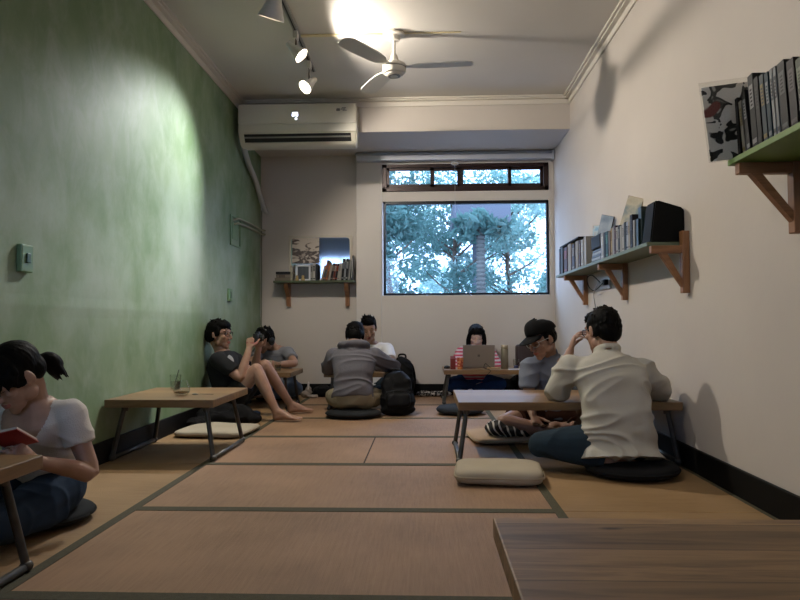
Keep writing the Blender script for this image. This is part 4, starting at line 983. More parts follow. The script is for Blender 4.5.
# long shelf on the right wall
SZ = 1.225
r = empty('wall_shelf', (WR, 4.87, SZ)); tag(r, 'long sage green shelf on the right wall carried by three wooden brackets', 'shelf')
b = BM(); box(b, 1.205, WR, 3.61, 6.10, SZ-.022, SZ, .002); rel(obj('board', b, Mshelf_p), r)
def bracket(y, z, xf, top, bot, parent, sd=0):
    g = parent
    b = BM(); box(b, WR-.040, WR-.002, y-.022, y+.022, bot, top, .003); rel(obj('bracket_post', b, Mpine), g)
    b = BM(); box(b, xf, WR-.040, y-.018, y+.018, z-.042, z, .003); rel(obj('bracket_arm', b, MpineX), g)
    b = BM(); prism(b, [(xf+.045, z-.042), (xf+.085, z-.042), (WR-.040, z-.185), (WR-.040, z-.225)], y-.016, y+.016, 'XZ'); rel(obj('bracket_brace', b, MpineX), g)
for y, tp in ((3.585, SZ+.055), (4.66, SZ-.022), (5.80, SZ-.022)): bracket(y, SZ-.024, 1.215, tp, .945, r)
GR = 'books on the long right wall shelf'; XS = 1.232; Z1 = SZ+.001
def rs(y, t, h, c, bd, lb, tilt=0, d=.15): book(lb, GR, (XS, y, Z1), t, h, d, c, bd, (radians(tilt), 0, radians(-90)))
def rs(y, t, h, c, bd, lb, tilt=0, d=.15):
    o = book(lb, GR, (XS, y, Z1), t, h, d, c, bd); o.rotation_euler = (0, radians(tilt), radians(-90)); return o
row = [(6.045, .055, .24, '#232224', '#643229', 'black spine at the far window end of the long shelf'), (5.955, .075, .245, '#3c3935', None, 'thick grey spine, second from the window end of the long shelf'), (5.80, .12, .225, '#3f1b17', '#7e2f27', 'broad dark red spine near the window end'), (5.64, .12, .235, '#837664', None, 'broad cream spine between the red and brown ones'), (5.50, .10, .215, '#31221b', '#736553', 'dark brown spine in the far cluster'), (5.37, .09, .225, '#807461', None, 'tan spine in the far cluster'), (5.275, .05, .22, '#482e24', '#726453', 'narrow red brown spine in the far cluster'), (5.185, .075, .215, '#89847a', '#a39f96', 'off white spine, left of the two pale ones by the black stack'), (5.09, .07, .225, '#918d86', None, 'white spine touching the black stack of discs'),
 (4.60, .07, .185, '#7f8082', '#a1a4a9', 'thick silver white spine right of the black stack'), (4.535, .025, .18, '#24201c', None, 'narrow black spine beside the silver white one'), (4.485, .055, .18, '#1d3832', '#4a7164', 'dark green spine on the long shelf'), (4.425, .04, .175, '#644f3b', None, 'tan brown spine right of the green one'), (4.375, .03, .185, '#896e33', '#5f4723', 'mustard spine on the long shelf'), (4.335, .035, .185, '#877f71', None, 'beige spine right of the mustard one'), (4.295, .03, .19, '#30161b', '#644b4d', 'dark maroon spine in the middle of the long shelf'), (4.25, .04, .175, '#928b7f', '#574e44', 'cream spine with a brown title right of the maroon one'), (4.205, .028, .18, '#141516', '#757571', 'black spine below the leaning cream magazine'), (4.165, .035, .17, '#8c867c', None, 'pale spine right below the leaning cream magazine'), (4.12, .034, .175, '#9d9991', '#716b62', 'white spine with a grey title in the near cluster'), (4.075, .036, .18, '#131316', None, 'black spine in the near cluster'), (4.035, .026, .175, '#9398a0', '#323948', 'bluish white spine in the near cluster'), (4.00, .03, .17, '#968d7f', '#716553', 'cream spine, last pale one before the dark books'), (3.955, .045, .205, '#1f1f24', '#3d3e45', 'tall charcoal spine near the black box'), (3.905, .03, .165, '#888682', None, 'slim pale spine just before the black box')]
for y, t, h, c, bd, lb in row: rs(y, t, h, c, bd, lb)
b = BM(); box(b, XS, XS+.15, 5.32, 6.05, 1.472, 1.484, .003); tag(obj('folder', b, mat('black_folder', '#0c0c0d', .6, spec=.15)), 'black folder lying flat on top of the books at the window end', 'folder')
# black stack
t = empty('disc_wallet', (XS+.01, 4.83, Z1)); tag(t, 'black disc wallet standing on small boxes in the middle of the long shelf', 'case')
b = BM(); box(b, 0, .14, -.13, .13, .10, .20, .01, seg=3); obj('wallet', b, Mkey, t)
b = BM()
for k in range(5): box(b, .003*k, .13, -.125+.004*k, .125, .02*k, .02*k+.017, .002, mi=k % 2)
obj('boxes', b, [mat('box_dark', '#1c1a1a', .4), mat('box_pale', '#8b8780', .4)], t)
# leaning magazines
def mag(label, c0, w, h, yaw, lean, cover, edge, tt=.012):
    t = empty('magazine', c0); tag(t, label, 'magazine', None); t.rotation_euler = (radians(lean[0]), radians(lean[1]), radians(yaw))
    b = BM(); box(b, -w/2, w/2, 0, tt, 0, h, .001); obj('pages', b, edge, t)
    b = BM(); box(b, -w/2+.002, w/2-.002, -.0015, 0, .002, h-.002); obj('cover', b, cover, t)
def covermat(name, cs, scale=9):
    m, nt, b, N, L = nodes_mat(name); tc = N('ShaderNodeTexCoord'); n = N('ShaderNodeTexNoise', Scale=scale, Detail=3); L(tc.outputs['Object'], n.inputs['Vector'])
    r = ramp(nt, [(.3+.4*i/(len(cs)-1), c) for i, c in enumerate(cs)]); L(n.outputs['Fac'], r.inputs[0]); L(r.outputs[0], b.inputs['Base Color']); b.inputs['Roughness'].default_value = .3; return m
mag('blue grey magazine tilted on top of the books, leaning on the wall', (1.33, 4.97, 1.405), .11, .19, -50, (0, 16), covermat('blue_cover', ['#5d7087', '#8793a6', '#a5acb8']), Mkey)
mag('small picture card in blue and pink propped left of the blue grey magazine', (1.345, 5.17, 1.43), .09, .12, -50, (0, 3), covermat('pink_cover', ['#6b9cc4', '#a9bccb', '#a8716d'], 16), Mpg, .004)
mag('large cream magazine leaning high against the wall above the books', (1.335, 4.40, 1.395), .12, .23, -50, (0, 20), covermat('cream_cover', ['#a39c8b', '#b5ad9b', '#77858c', '#a89f8d'], 7), wood('mag_edge', '#7a6344', '#a08961', 'Z'), .016)
b = BM(); box(b, 1.235, 1.25, 3.84, 3.885, SZ+.001, SZ+.001+.165); box(b, 1.25, 1.40, 3.83, 3.885, SZ+.001, SZ+.236, .004); tag(obj('record_album', b, mat('dark_green_cover', '#15241f', .4)), 'dark green album standing behind the near end of the books', 'album')
t = empty('storage_box', (1.335, 3.70, SZ+.001)); tag(t, 'large black box with slanted sides at the near end of the long shelf', 'box')
b = BM(); prism(b, [(-.105, 0), (.080, 0), (.086, .165), (.075, .19), (-.06, .232), (-.078, .225)], -.075, .068, 'XZ'); bmesh.ops.bevel(b, geom=b.edges[:], offset=.007, segments=2, affect='EDGES'); obj('shell', b, mat('box_black', '#070808', .6, spec=.15), t, auto=40)
b = BM(); box(b, -.093, -.0895, -.068, .06, .012, .20, M=Matrix.Rotation(radians(7), 4, 'Y')); obj('panel', b, mat('box_panel', '#0b0c0c', .8, spec=.1), t)
# socket with plugs and cable under the long shelf
t = empty('power_socket', (WR, 5.20, 1.10)); tag(t, 'white wall socket with plugs under the long shelf', 'socket')
b = BM(); box(b, -.012, 0, -.14, .14, -.05, .05, .003); obj('plate', b, mat('socket_white', '#b9b7b2', .4), t)
for y in (-.08, 0, .08):
    b = BM(); box(b, -.045, -.012, y-.022, y+.022, -.022, .022, .005); obj('plug', b, mat('plug_white', '#a7a6a3', .4) if y > -.05 else Mkey, t)
b = BM(); tube(b, [(1.375, 5.28, 1.10), (1.36, 5.36, 1.02), (1.385, 5.40, .9), (1.39, 5.38, .72), (1.38, 5.30, .5), (1.385, 5.2, .3), (1.37, 5.1, .02)], .004, n=7, k=6); tag(obj('cable', b, mat('cable_white', '#9c9a96', .5), smooth=True), 'pale cable hanging down the right wall from the socket', 'cable')
b = BM(); tube(b, [(1.375, 5.20, 1.10), (1.34, 5.33, 1.17), (1.33, 5.45, 1.15), (1.36, 5.5, 1.08), (1.37, 5.36, 1.05), (1.375, 5.12, 1.1)], .004, n=7, k=6); tag(obj('cable', b, Mkey, smooth=True), 'short black cable curling beside the socket under the shelf', 'cable')

# upper shelf, near right
UZ = 1.412
r = empty('wall_shelf', (WR, 1.95, UZ)); tag(r, 'moss green shelf high on the right wall at the picture edge', 'shelf')
b = BM(); box(b, 1.172, WR, 1.25, 2.57, UZ-.022, UZ, .002); rel(obj('board', b, Mshelf_u), r)
for y in (2.515, 1.42): bracket(y, UZ-.024, 1.182, UZ-.022, 1.12, r)
GU = 'books on the upper right shelf'
urow = [(2.525, .020, .235, '#0c0c0d', '#2e2e2f', 'thin black spine, farthest on the upper shelf', 0), (2.487, .020, .215, '#67645c', '#554e2e', 'slim pale spine between two black ones on the upper shelf', -5), (2.452, .024, .245, '#101012', '#686a6d', 'leaning black spine with white lettering on the upper shelf', -7), (2.405, .036, .285, '#0e0e10', '#706e70', 'tallest black and silver spine on the upper shelf', -2), (2.368, .028, .26, '#121113', '#272527', 'plain black spine right of the tallest one', -2), (2.33, .026, .255, '#273239', '#675a3a', 'blue grey spine with a golden picture', -2), (2.297, .022, .25, '#152c37', '#686e72', 'deep blue spine on the upper shelf', -2), (2.268, .016, .25, '#707274', '#34363a', 'slim silver spine, first of two', -1), (2.245, .016, .25, '#686a6b', '#242528', 'slim silver spine, second of two', -1), (2.205, .042, .25, '#09090b', '#434446', 'thick glossy black volume on the upper shelf', -1), (2.15, .04, .235, '#1c1517', '#453e41', 'dark plum spine near the frame edge', -1), (2.10, .03, .22, '#3a4132', '#606655', 'grey green spine at the frame edge', -3), (2.055, .03, .25, '#0f1011', '#555554', 'black spine just outside the silver group', -2), (2.01, .035, .24, '#1a1b1d', '#686560', 'charcoal spine nearest the camera on the upper shelf', -2)]
for y, th_, h, c, bd, lb, tl in urow:
    o = book(lb, GU, (1.20, y, UZ+.001), th_, h, .17, c, bd); o.rotation_euler = (0, radians(min(tl, 0)*.6-5), radians(-90))
m_, nt, bb, N, L = nodes_mat('ink_blot_cover'); tc = N('ShaderNodeTexCoord'); n = N('ShaderNodeTexNoise', Scale=15, Detail=1.5, Distortion=.9); L(tc.outputs['Object'], n.inputs['Vector'])
r1_ = ramp(nt, [(.54, '#dcd6ca'), (.56, '#1b1c1c'), (.66, '#2a2c2b'), (.70, '#a9a89e')]); L(n.outputs['Fac'], r1_.inputs[0]); n2 = N('ShaderNodeTexNoise', Scale=7, Detail=1); mp = N('ShaderNodeMapping'); mp.inputs['Location'].default_value = (3, 1, 5); L(tc.outputs['Object'], mp.inputs[0]); L(mp.outputs[0], n2.inputs['Vector'])
r2_ = ramp(nt, [(.66, 0.0), (.68, 1.0)]); L(n2.outputs['Fac'], r2_.inputs[0]); mx = N('ShaderNodeMix', data_type='RGBA'); L(r2_.outputs[0], mx.inputs['Factor']); L(r1_.outputs[0], mx.inputs['A']); mx.inputs['B'].default_value = srgb('#6e2722'); L(mx.outputs['Result'], bb.inputs['Base Color']); bb.inputs['Roughness'].default_value = .3
t = empty('record_cover', (1.262, 2.565, 1.425)); tag(t, 'square record cover with black ink blots and red spots in a clear sleeve', 'record cover'); t.rotation_euler = (radians(-3), radians(-5), radians(-6))
b = BM(); box(b, -.150, .150, 0, .004, .0, .30, .001); obj('cover', b, m_, t)
b = BM(); box(b, -.158, .158, -.004, -.003, -.006, .318); obj('sleeve', b, glass_mat('clear_sleeve', (.93, .93, .92, 1), .2), t)

# ---- fittings on the green wall
Msw = mat('switch_green', '#6b8a66', .4, var=.1)
t = empty('wall_switch', (WL, 2.935, 1.095)); tag(t, 'green painted switch box on the left wall', 'switch')
b = BM(); box(b, 0, .028, -.045, .045, -.065, .062, .006, seg=3); obj('box', b, Msw, t)
b = BM(); box(b, .028, .036, -.014, .014, -.022, .022, .003); obj('rocker', b, mat('switch_dark', '#3e5a48', .4), t)
t = empty('wall_panel', (WL, 6.30, 1.69)); tag(t, 'painted over square hatch on the green wall near the corner', 'hatch')
b = BM()
for q in ((-.17, .17, .13, .145), (-.17, .17, -.145, -.13), (-.17, -.15, -.145, .145), (.15, .17, -.145, .145)): box(b, 0, .012, q[0], q[1], q[2], q[3], .002)
obj('frame', b, Msw, t)
b = BM(); box(b, 0, .006, -.10, .08, -.08, .08, .002); obj('plate', b, Msw, t)
t = empty('wall_socket', (WL, 6.11, 1.065)); tag(t, 'small green painted socket low on the left wall under the hatch', 'socket')
b = BM(); box(b, 0, .02, -.05, .05, -.06, .06, .004); obj('plate', b, Msw, t)
b = BM(); box(b, .02, .024, -.015, .015, -.03, .03, .001); obj('inset', b, mat('switch_dark', '#3e5a48', .4), t)
Mpp = mat('painted_pipe', '#9b9b84', .45)
for dz, lb in ((0, 'upper of two bent pipes crossing the corner of the green wall'), (-.045, 'lower of two bent pipes crossing the corner of the green wall')):
    b = BM(); tube(b, [(WL, 6.25, 1.80+dz), (WL+.03, 6.28, 1.815+dz), (WL+.03, 6.45, 1.825+dz), (WL+.03, 6.75, 1.835+dz), (WL+.03, 7.05, 1.835+dz), (WL+.03, 7.22, 1.84+dz), (WL+.05, 7.29, 1.84+dz)], .011, n=10, k=4); tag(obj('wall_pipe', b, Mpp, smooth=True), lb, 'pipe')
b = BM(); tube(b, [(WL+.02, 7.262, 2.06), (WL+.018, 7.265, 1.9), (WL+.02, 7.262, 1.2), (WL+.018, 7.265, .13)], .006, n=7, k=3); tag(obj('corner_cable', b, mat('cable_grey', '#6d7464', .5), smooth=True), 'thin cable running down the far left corner', 'cable')
# ================================================================== PEOPLE
def cross_legs(): pass
F_ = fabric
white_t = F_('white_tee', '#c9c2bb', .03); jeans = F_('blue_jeans', '#26364a', .25, bs=400); grey_h = F_('grey_fleece', '#66646a', .05); khaki = F_('khaki_cloth', '#8b8069', .08)
dark_t = F_('dark_tee', '#232426', .1); shorts_d = F_('charcoal_shorts', '#2a2a2a', .1); grey_t = F_('heather_tee', '#7c7d83', .07); pale_jean = F_('pale_denim', '#5f6d80', .2)
cream_s = F_('cream_shirt_cloth', '#b0aca1', .03, bump=.15); navy_j = F_('teal_denim', '#24323c', .2); grey_s = F_('grey_chambray', '#6f7480', .08); brown_s = F_('brown_shorts_cloth', '#4a2f25', .25)
def striped_pink():
    m, nt, b, N, L = nodes_mat('pink_stripe_cloth'); tc = N('ShaderNodeTexCoord'); w = N('ShaderNodeTexWave', Scale=9, Distortion=1.0, bands_direction='Z'); L(tc.outputs['Object'], w.inputs['Vector'])
    r = ramp(nt, [(.45, '#b8415a'), (.55, '#c9b9bf')]); L(w.outputs['Fac'], r.inputs[0]); L(r.outputs[0], b.inputs['Base Color']); b.inputs['Roughness'].default_value = .9; return m
U = (0, 0, 1)
# 1 reading woman
w1, Mh, Tm = person('woman with a ponytail and white t-shirt reading a red book at the left edge',
    (-1.545, 2.60, .135), (-1.535, 2.53, .492), (-1.556, 2.440, .588), (-.36, -.72, -.60), (-.22, -.40, .85),
    ((-1.390, 2.53, .440), (-1.685, 2.545, .440)), ((-1.400, 2.315, .300), (-1.60, 2.30, .315)), ((-1.305, 2.525, .215), (-1.72, 2.50, .24)), (-.08, -1, 0),
    ((-1.47, 2.20, .10), (-1.68, 2.20, .12)), ((-1.425, 2.53, .075), (-1.66, 2.56, .06)), ((-1.47, 2.67, .05), (-1.66, 2.68, .045)), bow=.02, fem=True, vox=.0036,
    cloth=('tshirt', white_t, dict(ease=.008, sleeve=.52, neck=.070, nt=.96, scoop=(.105, .0, .098, .135), hem=.06, amp=.0028, freq=9, wf=.004, vox=.005)), lower=('trousers', jeans, dict(waist=.22)), style='ponytail', seed=3, skin='skin',
    hands=(((-.30, -.62, .55), (-.80, .1, -.1), (.5, .6, .7, .8), .5), ((.35, -.62, .45), (.8, .1, -.2), (.5, .6, .7, .8), .5)))
t = empty('book', (-1.485, 2.295, .352)); tag(t, 'open red book with white pages in the hands of the woman with the ponytail', 'book'); t.rotation_euler = (radians(60), 0, radians(-8))
Mred = mat('red_cover', '#8e2419', .45)
b = BM()
for s in (-1, 1): box(b, min(0, s*.115), max(0, s*.115), -.004, 0, 0, .12, M=Matrix.Rotation(radians(s*14), 4, 'Z'))
obj('cover', b, Mred, t)
b = BM()
for s in (-1, 1): box(b, min(0, s*.110), max(0, s*.110), .0005, .010, .004, .117, M=Matrix.Rotation(radians(s*14), 4, 'Z'))
obj('pages', b, mat('white_pages', '#c4beb2', .7), t)

# 2 man with camera
m2, Mh, Tm = person('barefoot man in dark shorts leaning on the green wall, holding up a camera',
    (-1.62, 5.46, .145), (-1.712, 5.47, .565), (-1.728, 5.455, .700), (.97, -.22, -.02), (0, 0, 1),
    ((-1.68, 5.64, .495), (-1.685, 5.29, .495)), ((-1.415, 5.52, .585), (-1.455, 5.37, .585)), ((-1.47, 5.57, .37), (-1.505, 5.285, .355)), (1, 0, 0),
    ((-1.375, 5.57, .435), (-1.385, 5.33, .415)), ((-1.19, 5.74, .09), (-1.215, 5.30, .085)), ((-1.00, 5.82, .015), (-1.01, 5.29, .015)), bow=.02, vox=.0042,
    cloth=('tshirt', [dark_t, F_('white_print', '#a9a7a3', .05)], dict(ease=.015, sleeve=.68, hem=-.02, amp=.006, print=[((-1.595, 5.37, .50), .045), ((-1.575, 5.38, .42), .04), ((-1.53, 5.38, .27), .06)])), lower=('shorts', shorts_d, dict(len=.60)), style='bowl', seed=8, eye='open', skin='skin',
    hands=(((.05, -.25, .95), (.25, -.95, 0), (.55, .75, .85, .9), .3), ((.05, .25, .95), (.25, .95, 0), (.5, .7, .8, .9), .3)))
glasses(m2, Mh, mat('black_frame', '#0e0e0f', .3), .0022)
t = empty('camera', (-1.405, 5.445, .675)); tag(t, 'small black camera held up by the man leaning on the green wall', 'camera'); t.rotation_euler = (0, 0, radians(-5))
b = BM(); box(b, -.02, .02, -.06, .06, -.035, .035, .006, seg=3); box(b, -.018, .018, -.02, .02, .035, .05, .004); obj('body', b, mat('camera_black', '#121214', .4), t, auto=40)
b = BM(); lathe(b, [(.001, 0), (.028, 0), (.028, .03), (.025, .034), (.001, .030)], n=24, M=Matrix.Translation((.018, 0, 0))@Matrix.Rotation(radians(90), 4, 'Y')); obj('lens', b, mat('camera_lens', '#1a1b20', .15), t, auto=35)

# 3 man with headphones
m3, Mh, Tm = person('man in a grey t-shirt with black headphones bent over the corner table',
    (-1.56, 6.93, .15), (-1.575, 6.79, .55), (-1.650, 6.68, .625), (-.52, -.66, -.50), (-.1, -.4, .9),
    ((-1.425, 6.76, .495), (-1.745, 6.80, .48)), ((-1.445, 6.38, .395), (-1.68, 6.42, .395)), ((-1.315, 6.56, .395), (-1.77, 6.60, .395)), (0, -1, 0),
    ((-1.32, 6.66, .13), (-1.77, 6.66, .13)), ((-1.60, 6.60, .07), (-1.50, 6.66, .08)), ((-1.72, 6.56, .05), (-1.38, 6.60, .05)), bow=.03, vox=.0046,
    cloth=('tshirt', grey_t, dict(ease=.012, sleeve=.6)), lower=('trousers', pale_jean), style='short', seed=12, skin='skin_tan',
    hands=(((-.70, -.68, .10), (-.60, .65, 0), (.7, .7, .7, .7), .3), ((.35, -.9, 0), (0, 0, -1), (.3, .3, .3, .3), .2)))
glasses(m3, Mh, mat('black_frame', '#0e0e0f', .3), .002)
ML = Mh; Mhp = mat('headphone_black', '#0c0c0d', .35)
b = BM(); tube(b, [ML@V((.100*sin(a), -.012, .028+.112*cos(a))) for a in [radians(x) for x in range(-95, 96, 10)]], [(.011, .005)]*20, n=8, k=1, up=ML.to_3x3()@V((0, 1, 0))); g = obj('headphones', b, Mhp, m3, True)
b = BM()
for s in (-1, 1): ell(b, (s*.098, -.008, .0), (.018, .038, .044), M=ML); ell(b, (s*.112, -.008, .0), (.006, .020, .024), M=ML)
obj('ear_cup', b, Mhp, g, True)

# 4 hooded man, back to us
m4, Mh, Tm = person('man in a grey hoodie seen from behind, hunched over the middle table',
    (-.615, 5.565, .155), (-.625, 5.73, .565), (-.628, 5.835, .670), (-.05, .80, -.60), (0, .5, .85),
    ((-.80, 5.71, .505), (-.445, 5.71, .505)), ((-.73, 6.12, .39), (-.47, 6.12, .39)), ((-.885, 5.935, .392), (-.285, 5.935, .392)), (0, 1, 0),
    ((-.815, 5.76, .15), (-.42, 5.76, .15)), ((-.62, 5.86, .07), (-.58, 5.80, .09)), ((-.46, 5.88, .05), (-.74, 5.84, .06)), bow=.045, vox=.0046,
    cloth=('hoodie', grey_h, dict(ease=.020, name='hoodie', hem=-.02, amp=.009, freq=10, sl=.020, loose=.004)), lower=('trousers', khaki), style='short', seed=21,
    hands=(((.5, .85, 0), (0, 0, -1), (.3, .3, .3, .3), .2), ((-.5, .85, 0), (0, 0, -1), (.3, .3, .3, .3), .2)))

# 5 white t-shirt
m5, Mh, Tm = person('man with swept up black hair in a white t-shirt facing the hooded man',
    (-.575, 6.90, .16), (-.575, 6.79, .60), (-.583, 6.705, .735), (.12, -.88, -.42), (0, -.3, .95),
    ((-.395, 6.77, .53), (-.755, 6.77, .53)), ((-.50, 6.36, .39), (-.66, 6.36, .39)), ((-.345, 6.56, .392), (-.80, 6.56, .392)), (0, -1, 0),
    ((-.30, 6.66, .14), (-.86, 6.66, .14)), ((-.60, 6.62, .08), (-.52, 6.68, .09)), ((-.74, 6.60, .05), (-.38, 6.62, .05)), bow=.02, vox=.0046,
    cloth=('tshirt', F_('bright_white_tee', '#d3d3d6', .02), dict(ease=.013, sleeve=.75)), lower=('trousers', navy_j), style='swept', seed=33, skin='skin_tan',
    hands=(((-.3, -.9, 0), (0, 0, -1), (.3, .3, .3, .3), .2), ((.3, -.9, 0), (0, 0, -1), (.3, .3, .3, .3), .2)))

# 6 woman at laptop
m6, Mh, Tm = person('woman with long black hair in a pink and white striped top behind the laptop',
    (.51, 7.07, .155), (.527, 6.995, .535), (.530, 6.935, .645), (0, -.92, -.28), (0, -.2, 1),
    ((.675, 6.985, .475), (.380, 6.985, .475)), ((.615, 6.775, .375), (.445, 6.775, .375)), ((.745, 6.90, .33), (.315, 6.90, .33)), (0, -1, 0),
    ((.775, 6.93, .15), (.255, 6.93, .15)), ((.46, 6.82, .08), (.56, 6.86, .08)), ((.34, 6.80, .05), (.68, 6.82, .05)), bow=.01, fem=True, vox=.0046, skin='skin_fair',
    cloth=('long', striped_pink(), dict(ease=.012, sl=.018, hem=.02)), lower=('trousers', F_('bright_jeans', '#24406e', .2)), style='long', seed=41, eye='down',
    hands=(((-.25, -.9, -.05), (0, 0, -1), (.3, .3, .3, .3), .2), ((.25, -.9, -.05), (0, 0, -1), (.3, .3, .3, .3), .2)))

# 7 capped man
m7, Mh, Tm = person('man in a black cap and clear glasses looking down at the long table',
    (.895, 4.68, .165), (.845, 4.56, .560), (.785, 4.495, .672), (-.78, -.52, -.40), (-.30, -.1, .95),
    ((.975, 4.46, .485), (.715, 4.56, .485)), ((.99, 4.26, .20), (.70, 4.36, .18)), ((1.02, 4.44, .28), (.695, 4.50, .285)), (-.45, -.9, 0),
    ((1.20, 4.36, .14), (.515, 4.37, .135)), ((.88, 4.42, .09), (.84, 4.30, .075)), ((.72, 4.40, .07), (1.0, 4.26, .05)), bow=.03, vox=.0038,
    cloth=('shirt_short', grey_s, dict(ease=.014, sleeve=.72, hem=-.02, amp=.008)), lower=('shorts', brown_s, dict(len=.72)), style='undercap', seed=51, skin='skin_tan',
    hands=(((-.3, -.6, -.7), (-.3, -.6, .2), (.4, .4, .4, .4), .3), ((.3, -.7, -.6), (.3, -.6, .2), (.4, .4, .4, .4), .3)))
glasses(m7, Mh, mat('clear_frame', '#b7b9b8', .25), .0026, .031, .024, .1)
ML = Mh; Mcap = fabric('cap_twill', '#0f0f10', .15)
b = BM(); prof = []
rr = []
for j in range(10):
    a = radians(j*10); k = cos(a)**.55 if j else 1
    rr.append([b.verts.new(ML@V((.097*k*cos(2*pi*i/32), -.022+.114*k*sin(2*pi*i/32)+.006*j*.1, .055+.082*sin(a)+.012*sin(2*pi*i/32)*sin(a)+.010*math.sin(2*pi*i/32)))) for i in range(32)])
rings(b, rr); ell(b, (0, -.022, .143), (.007, .007, .004), M=ML); cp = obj('cap', b, Mcap, m7, True)
b = BM(); up_, dn_ = [], []
for i in range(25):
    a = radians(-72+144*i/24); up_.append((.088*sin(a)/sin(radians(72)) if abs(a) > 9 else .080*sin(a)*1.06, .060+.030*cos(a), 0))
ou = []
for i in range(25):
    q = -1+2*i/24; ou.append((.076*q, .072+.102*sqrt(max(0, 1-abs(q)**2.6)), -.012+.012*q*q*0-.012*(1-q*q)+.000))
inn = []
for i in range(25):
    q = -1+2*i/24; inn.append((.078*q, -.022+.104*sqrt(max(0.0, 1-(.078*q/.094)**2)), 0))
T1 = [b.verts.new(ML@V((x, y-.004, .062+z-.008*(x/.08)**2))) for x, y, z in inn]; T2 = [b.verts.new(ML@V((x, y, .062+z-.014*(x/.08)**2))) for x, y, z in ou]
B1 = [b.verts.new(ML@V((x, y-.004, .057+z-.008*(x/.08)**2))) for x, y, z in inn]; B2 = [b.verts.new(ML@V((x, y, .057+z-.014*(x/.08)**2))) for x, y, z in ou]
for i in range(24):
    b.faces.new((T1[i], T1[i+1], T2[i+1], T2[i])); b.faces.new((B1[i], B2[i], B2[i+1], B1[i+1])); b.faces.new((T2[i], T2[i+1], B2[i+1], B2[i])); b.faces.new((T1[i], B1[i], B1[i+1], T1[i+1]))
b.faces.new((T1[0], T2[0], B2[0], B1[0])); b.faces.new((T1[24], B1[24], B2[24], T2[24]))
obj('brim', b, Mcap, cp, auto=40)
b = BM(); lathe(b, [(.001, 0), (.020, 0), (.021, .002), (.016, .0035), (.001, .0035)], n=24, M=ML@Matrix.Translation((0, .078, .098))@Matrix.Rotation(radians(-66), 4, 'X')); obj('badge', b, mat('badge_black', '#1f1f22', .45), cp, auto=35)
t = empty('phone', (.66, 3.95, .353)); 
bpy.data.objects.remove(t)

# 8 man in the cream shirt
m8, Mh, Tm = person('man in a loose cream shirt seen from behind, hand raised to his glasses',
    (.995, 3.47, .17), (.975, 3.595, .610), (.968, 3.655, .738), (-.42, .86, -.22), (-.05, .2, 1),
    ((.790, 3.585, .542), (1.160, 3.585, .522)), ((.812, 3.735, .630), (1.14, 3.93, .392)), ((.722, 3.725, .398), (1.315, 3.74, .398)), (0, 1, 0),
    ((.605, 3.52, .150), (1.22, 3.80, .14)), ((.93, 3.42, .085), (1.00, 3.74, .065)), ((1.12, 3.50, .06), (.85, 3.76, .05)), bow=.03, vox=.0038,
    cloth=('shirt', cream_s, dict(ease=.022, loose=.010, sl=.022, hem=-.20, flare=.042, amp=.012, freq=12, wf=.008, cufft=.85, sm=4)),
    lower=('trousers', navy_j), style='short', seed=61,
    hands=(((.30, -.05, .95), (.95, -.10, -.30), (.35, .45, .55, .6), .45), ((-.5, .85, 0), (0, 0, -1), (.3, .3, .3, .3), .2)))
glasses(m8, Mh, mat('black_frame', '#0e0e0f', .3), .0022)
# ================================================================== OUTSIDE
Mbounce = mat('bounce_grey', '#8b8f98', .9, var=.15, vscale=3, bump=.4)  # unseen ground, made pale grey to bounce bluer daylight up into the room
b = BM(); box(b, -14, 16, D+.3, 34, -.9, -.8); tag(obj('ground', b, Mbounce), kind='structure')
def leafmat(name, c, c2):
    m, nt, b, N, L = nodes_mat(name); oi = N('ShaderNodeTexNoise', Scale=1.3); tc = N('ShaderNodeTexCoord'); L(tc.outputs['Object'], oi.inputs['Vector'])
    r = ramp(nt, [(.35, c), (.65, c2)]); L(oi.outputs['Fac'], r.inputs[0]); L(r.outputs[0], b.inputs['Base Color']); b.inputs['Roughness'].default_value = .5
    tl = N('ShaderNodeBsdfTranslucent'); L(r.outputs[0], tl.inputs['Color']); mx = N('ShaderNodeMixShader'); mx.inputs[0].default_value = .45
    o = nt.nodes['Material Output']; L(b.outputs[0], mx.inputs[1]); L(tl.outputs[0], mx.inputs[2]); L(mx.outputs[0], o.inputs[0]); return m
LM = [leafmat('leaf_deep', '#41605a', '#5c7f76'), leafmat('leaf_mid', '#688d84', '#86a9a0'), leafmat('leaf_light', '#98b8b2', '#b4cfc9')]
Mbark = mat('bark', '#57493d', .9, bump=.6, bscale=30, var=.25, vscale=8)
def leaves(parent, centers, n, size, m, seed):
    rnd = np.random.default_rng(seed); vs = []; 
    C = np.array([c for c, r in centers]); R = np.array([r for c, r in centers]); idx = rnd.integers(0, len(C), n)
    d = rnd.normal(size=(n, 3)); d /= np.linalg.norm(d, axis=1)[:, None]; rad = R[idx]*rnd.uniform(.25, 1, n)**.6
    p = C[idx]+d*rad[:, None]*np.array([1, 1, .75])
    a = rnd.normal(size=(n, 3)); a /= np.linalg.norm(a, axis=1)[:, None]; q = np.cross(a, rnd.normal(size=(n, 3))); q /= np.linalg.norm(q, axis=1)[:, None]
    s = size*rnd.uniform(.6, 1.3, n)[:, None]; nn = np.cross(a, q)*.18
    v = np.stack([p-a*s, p+q*s*.42+nn*s, p+a*s, p-q*s*.42+nn*s], 1).reshape(-1, 3)
    me = bpy.data.meshes.new('crown'); i = np.arange(n)*4
    f = np.concatenate([np.stack([i, i+1, i+2], 1), np.stack([i, i+2, i+3], 1)]).tolist()
    me.from_pydata(v.tolist(), [], f); o = link('crown', me, m, parent); return o
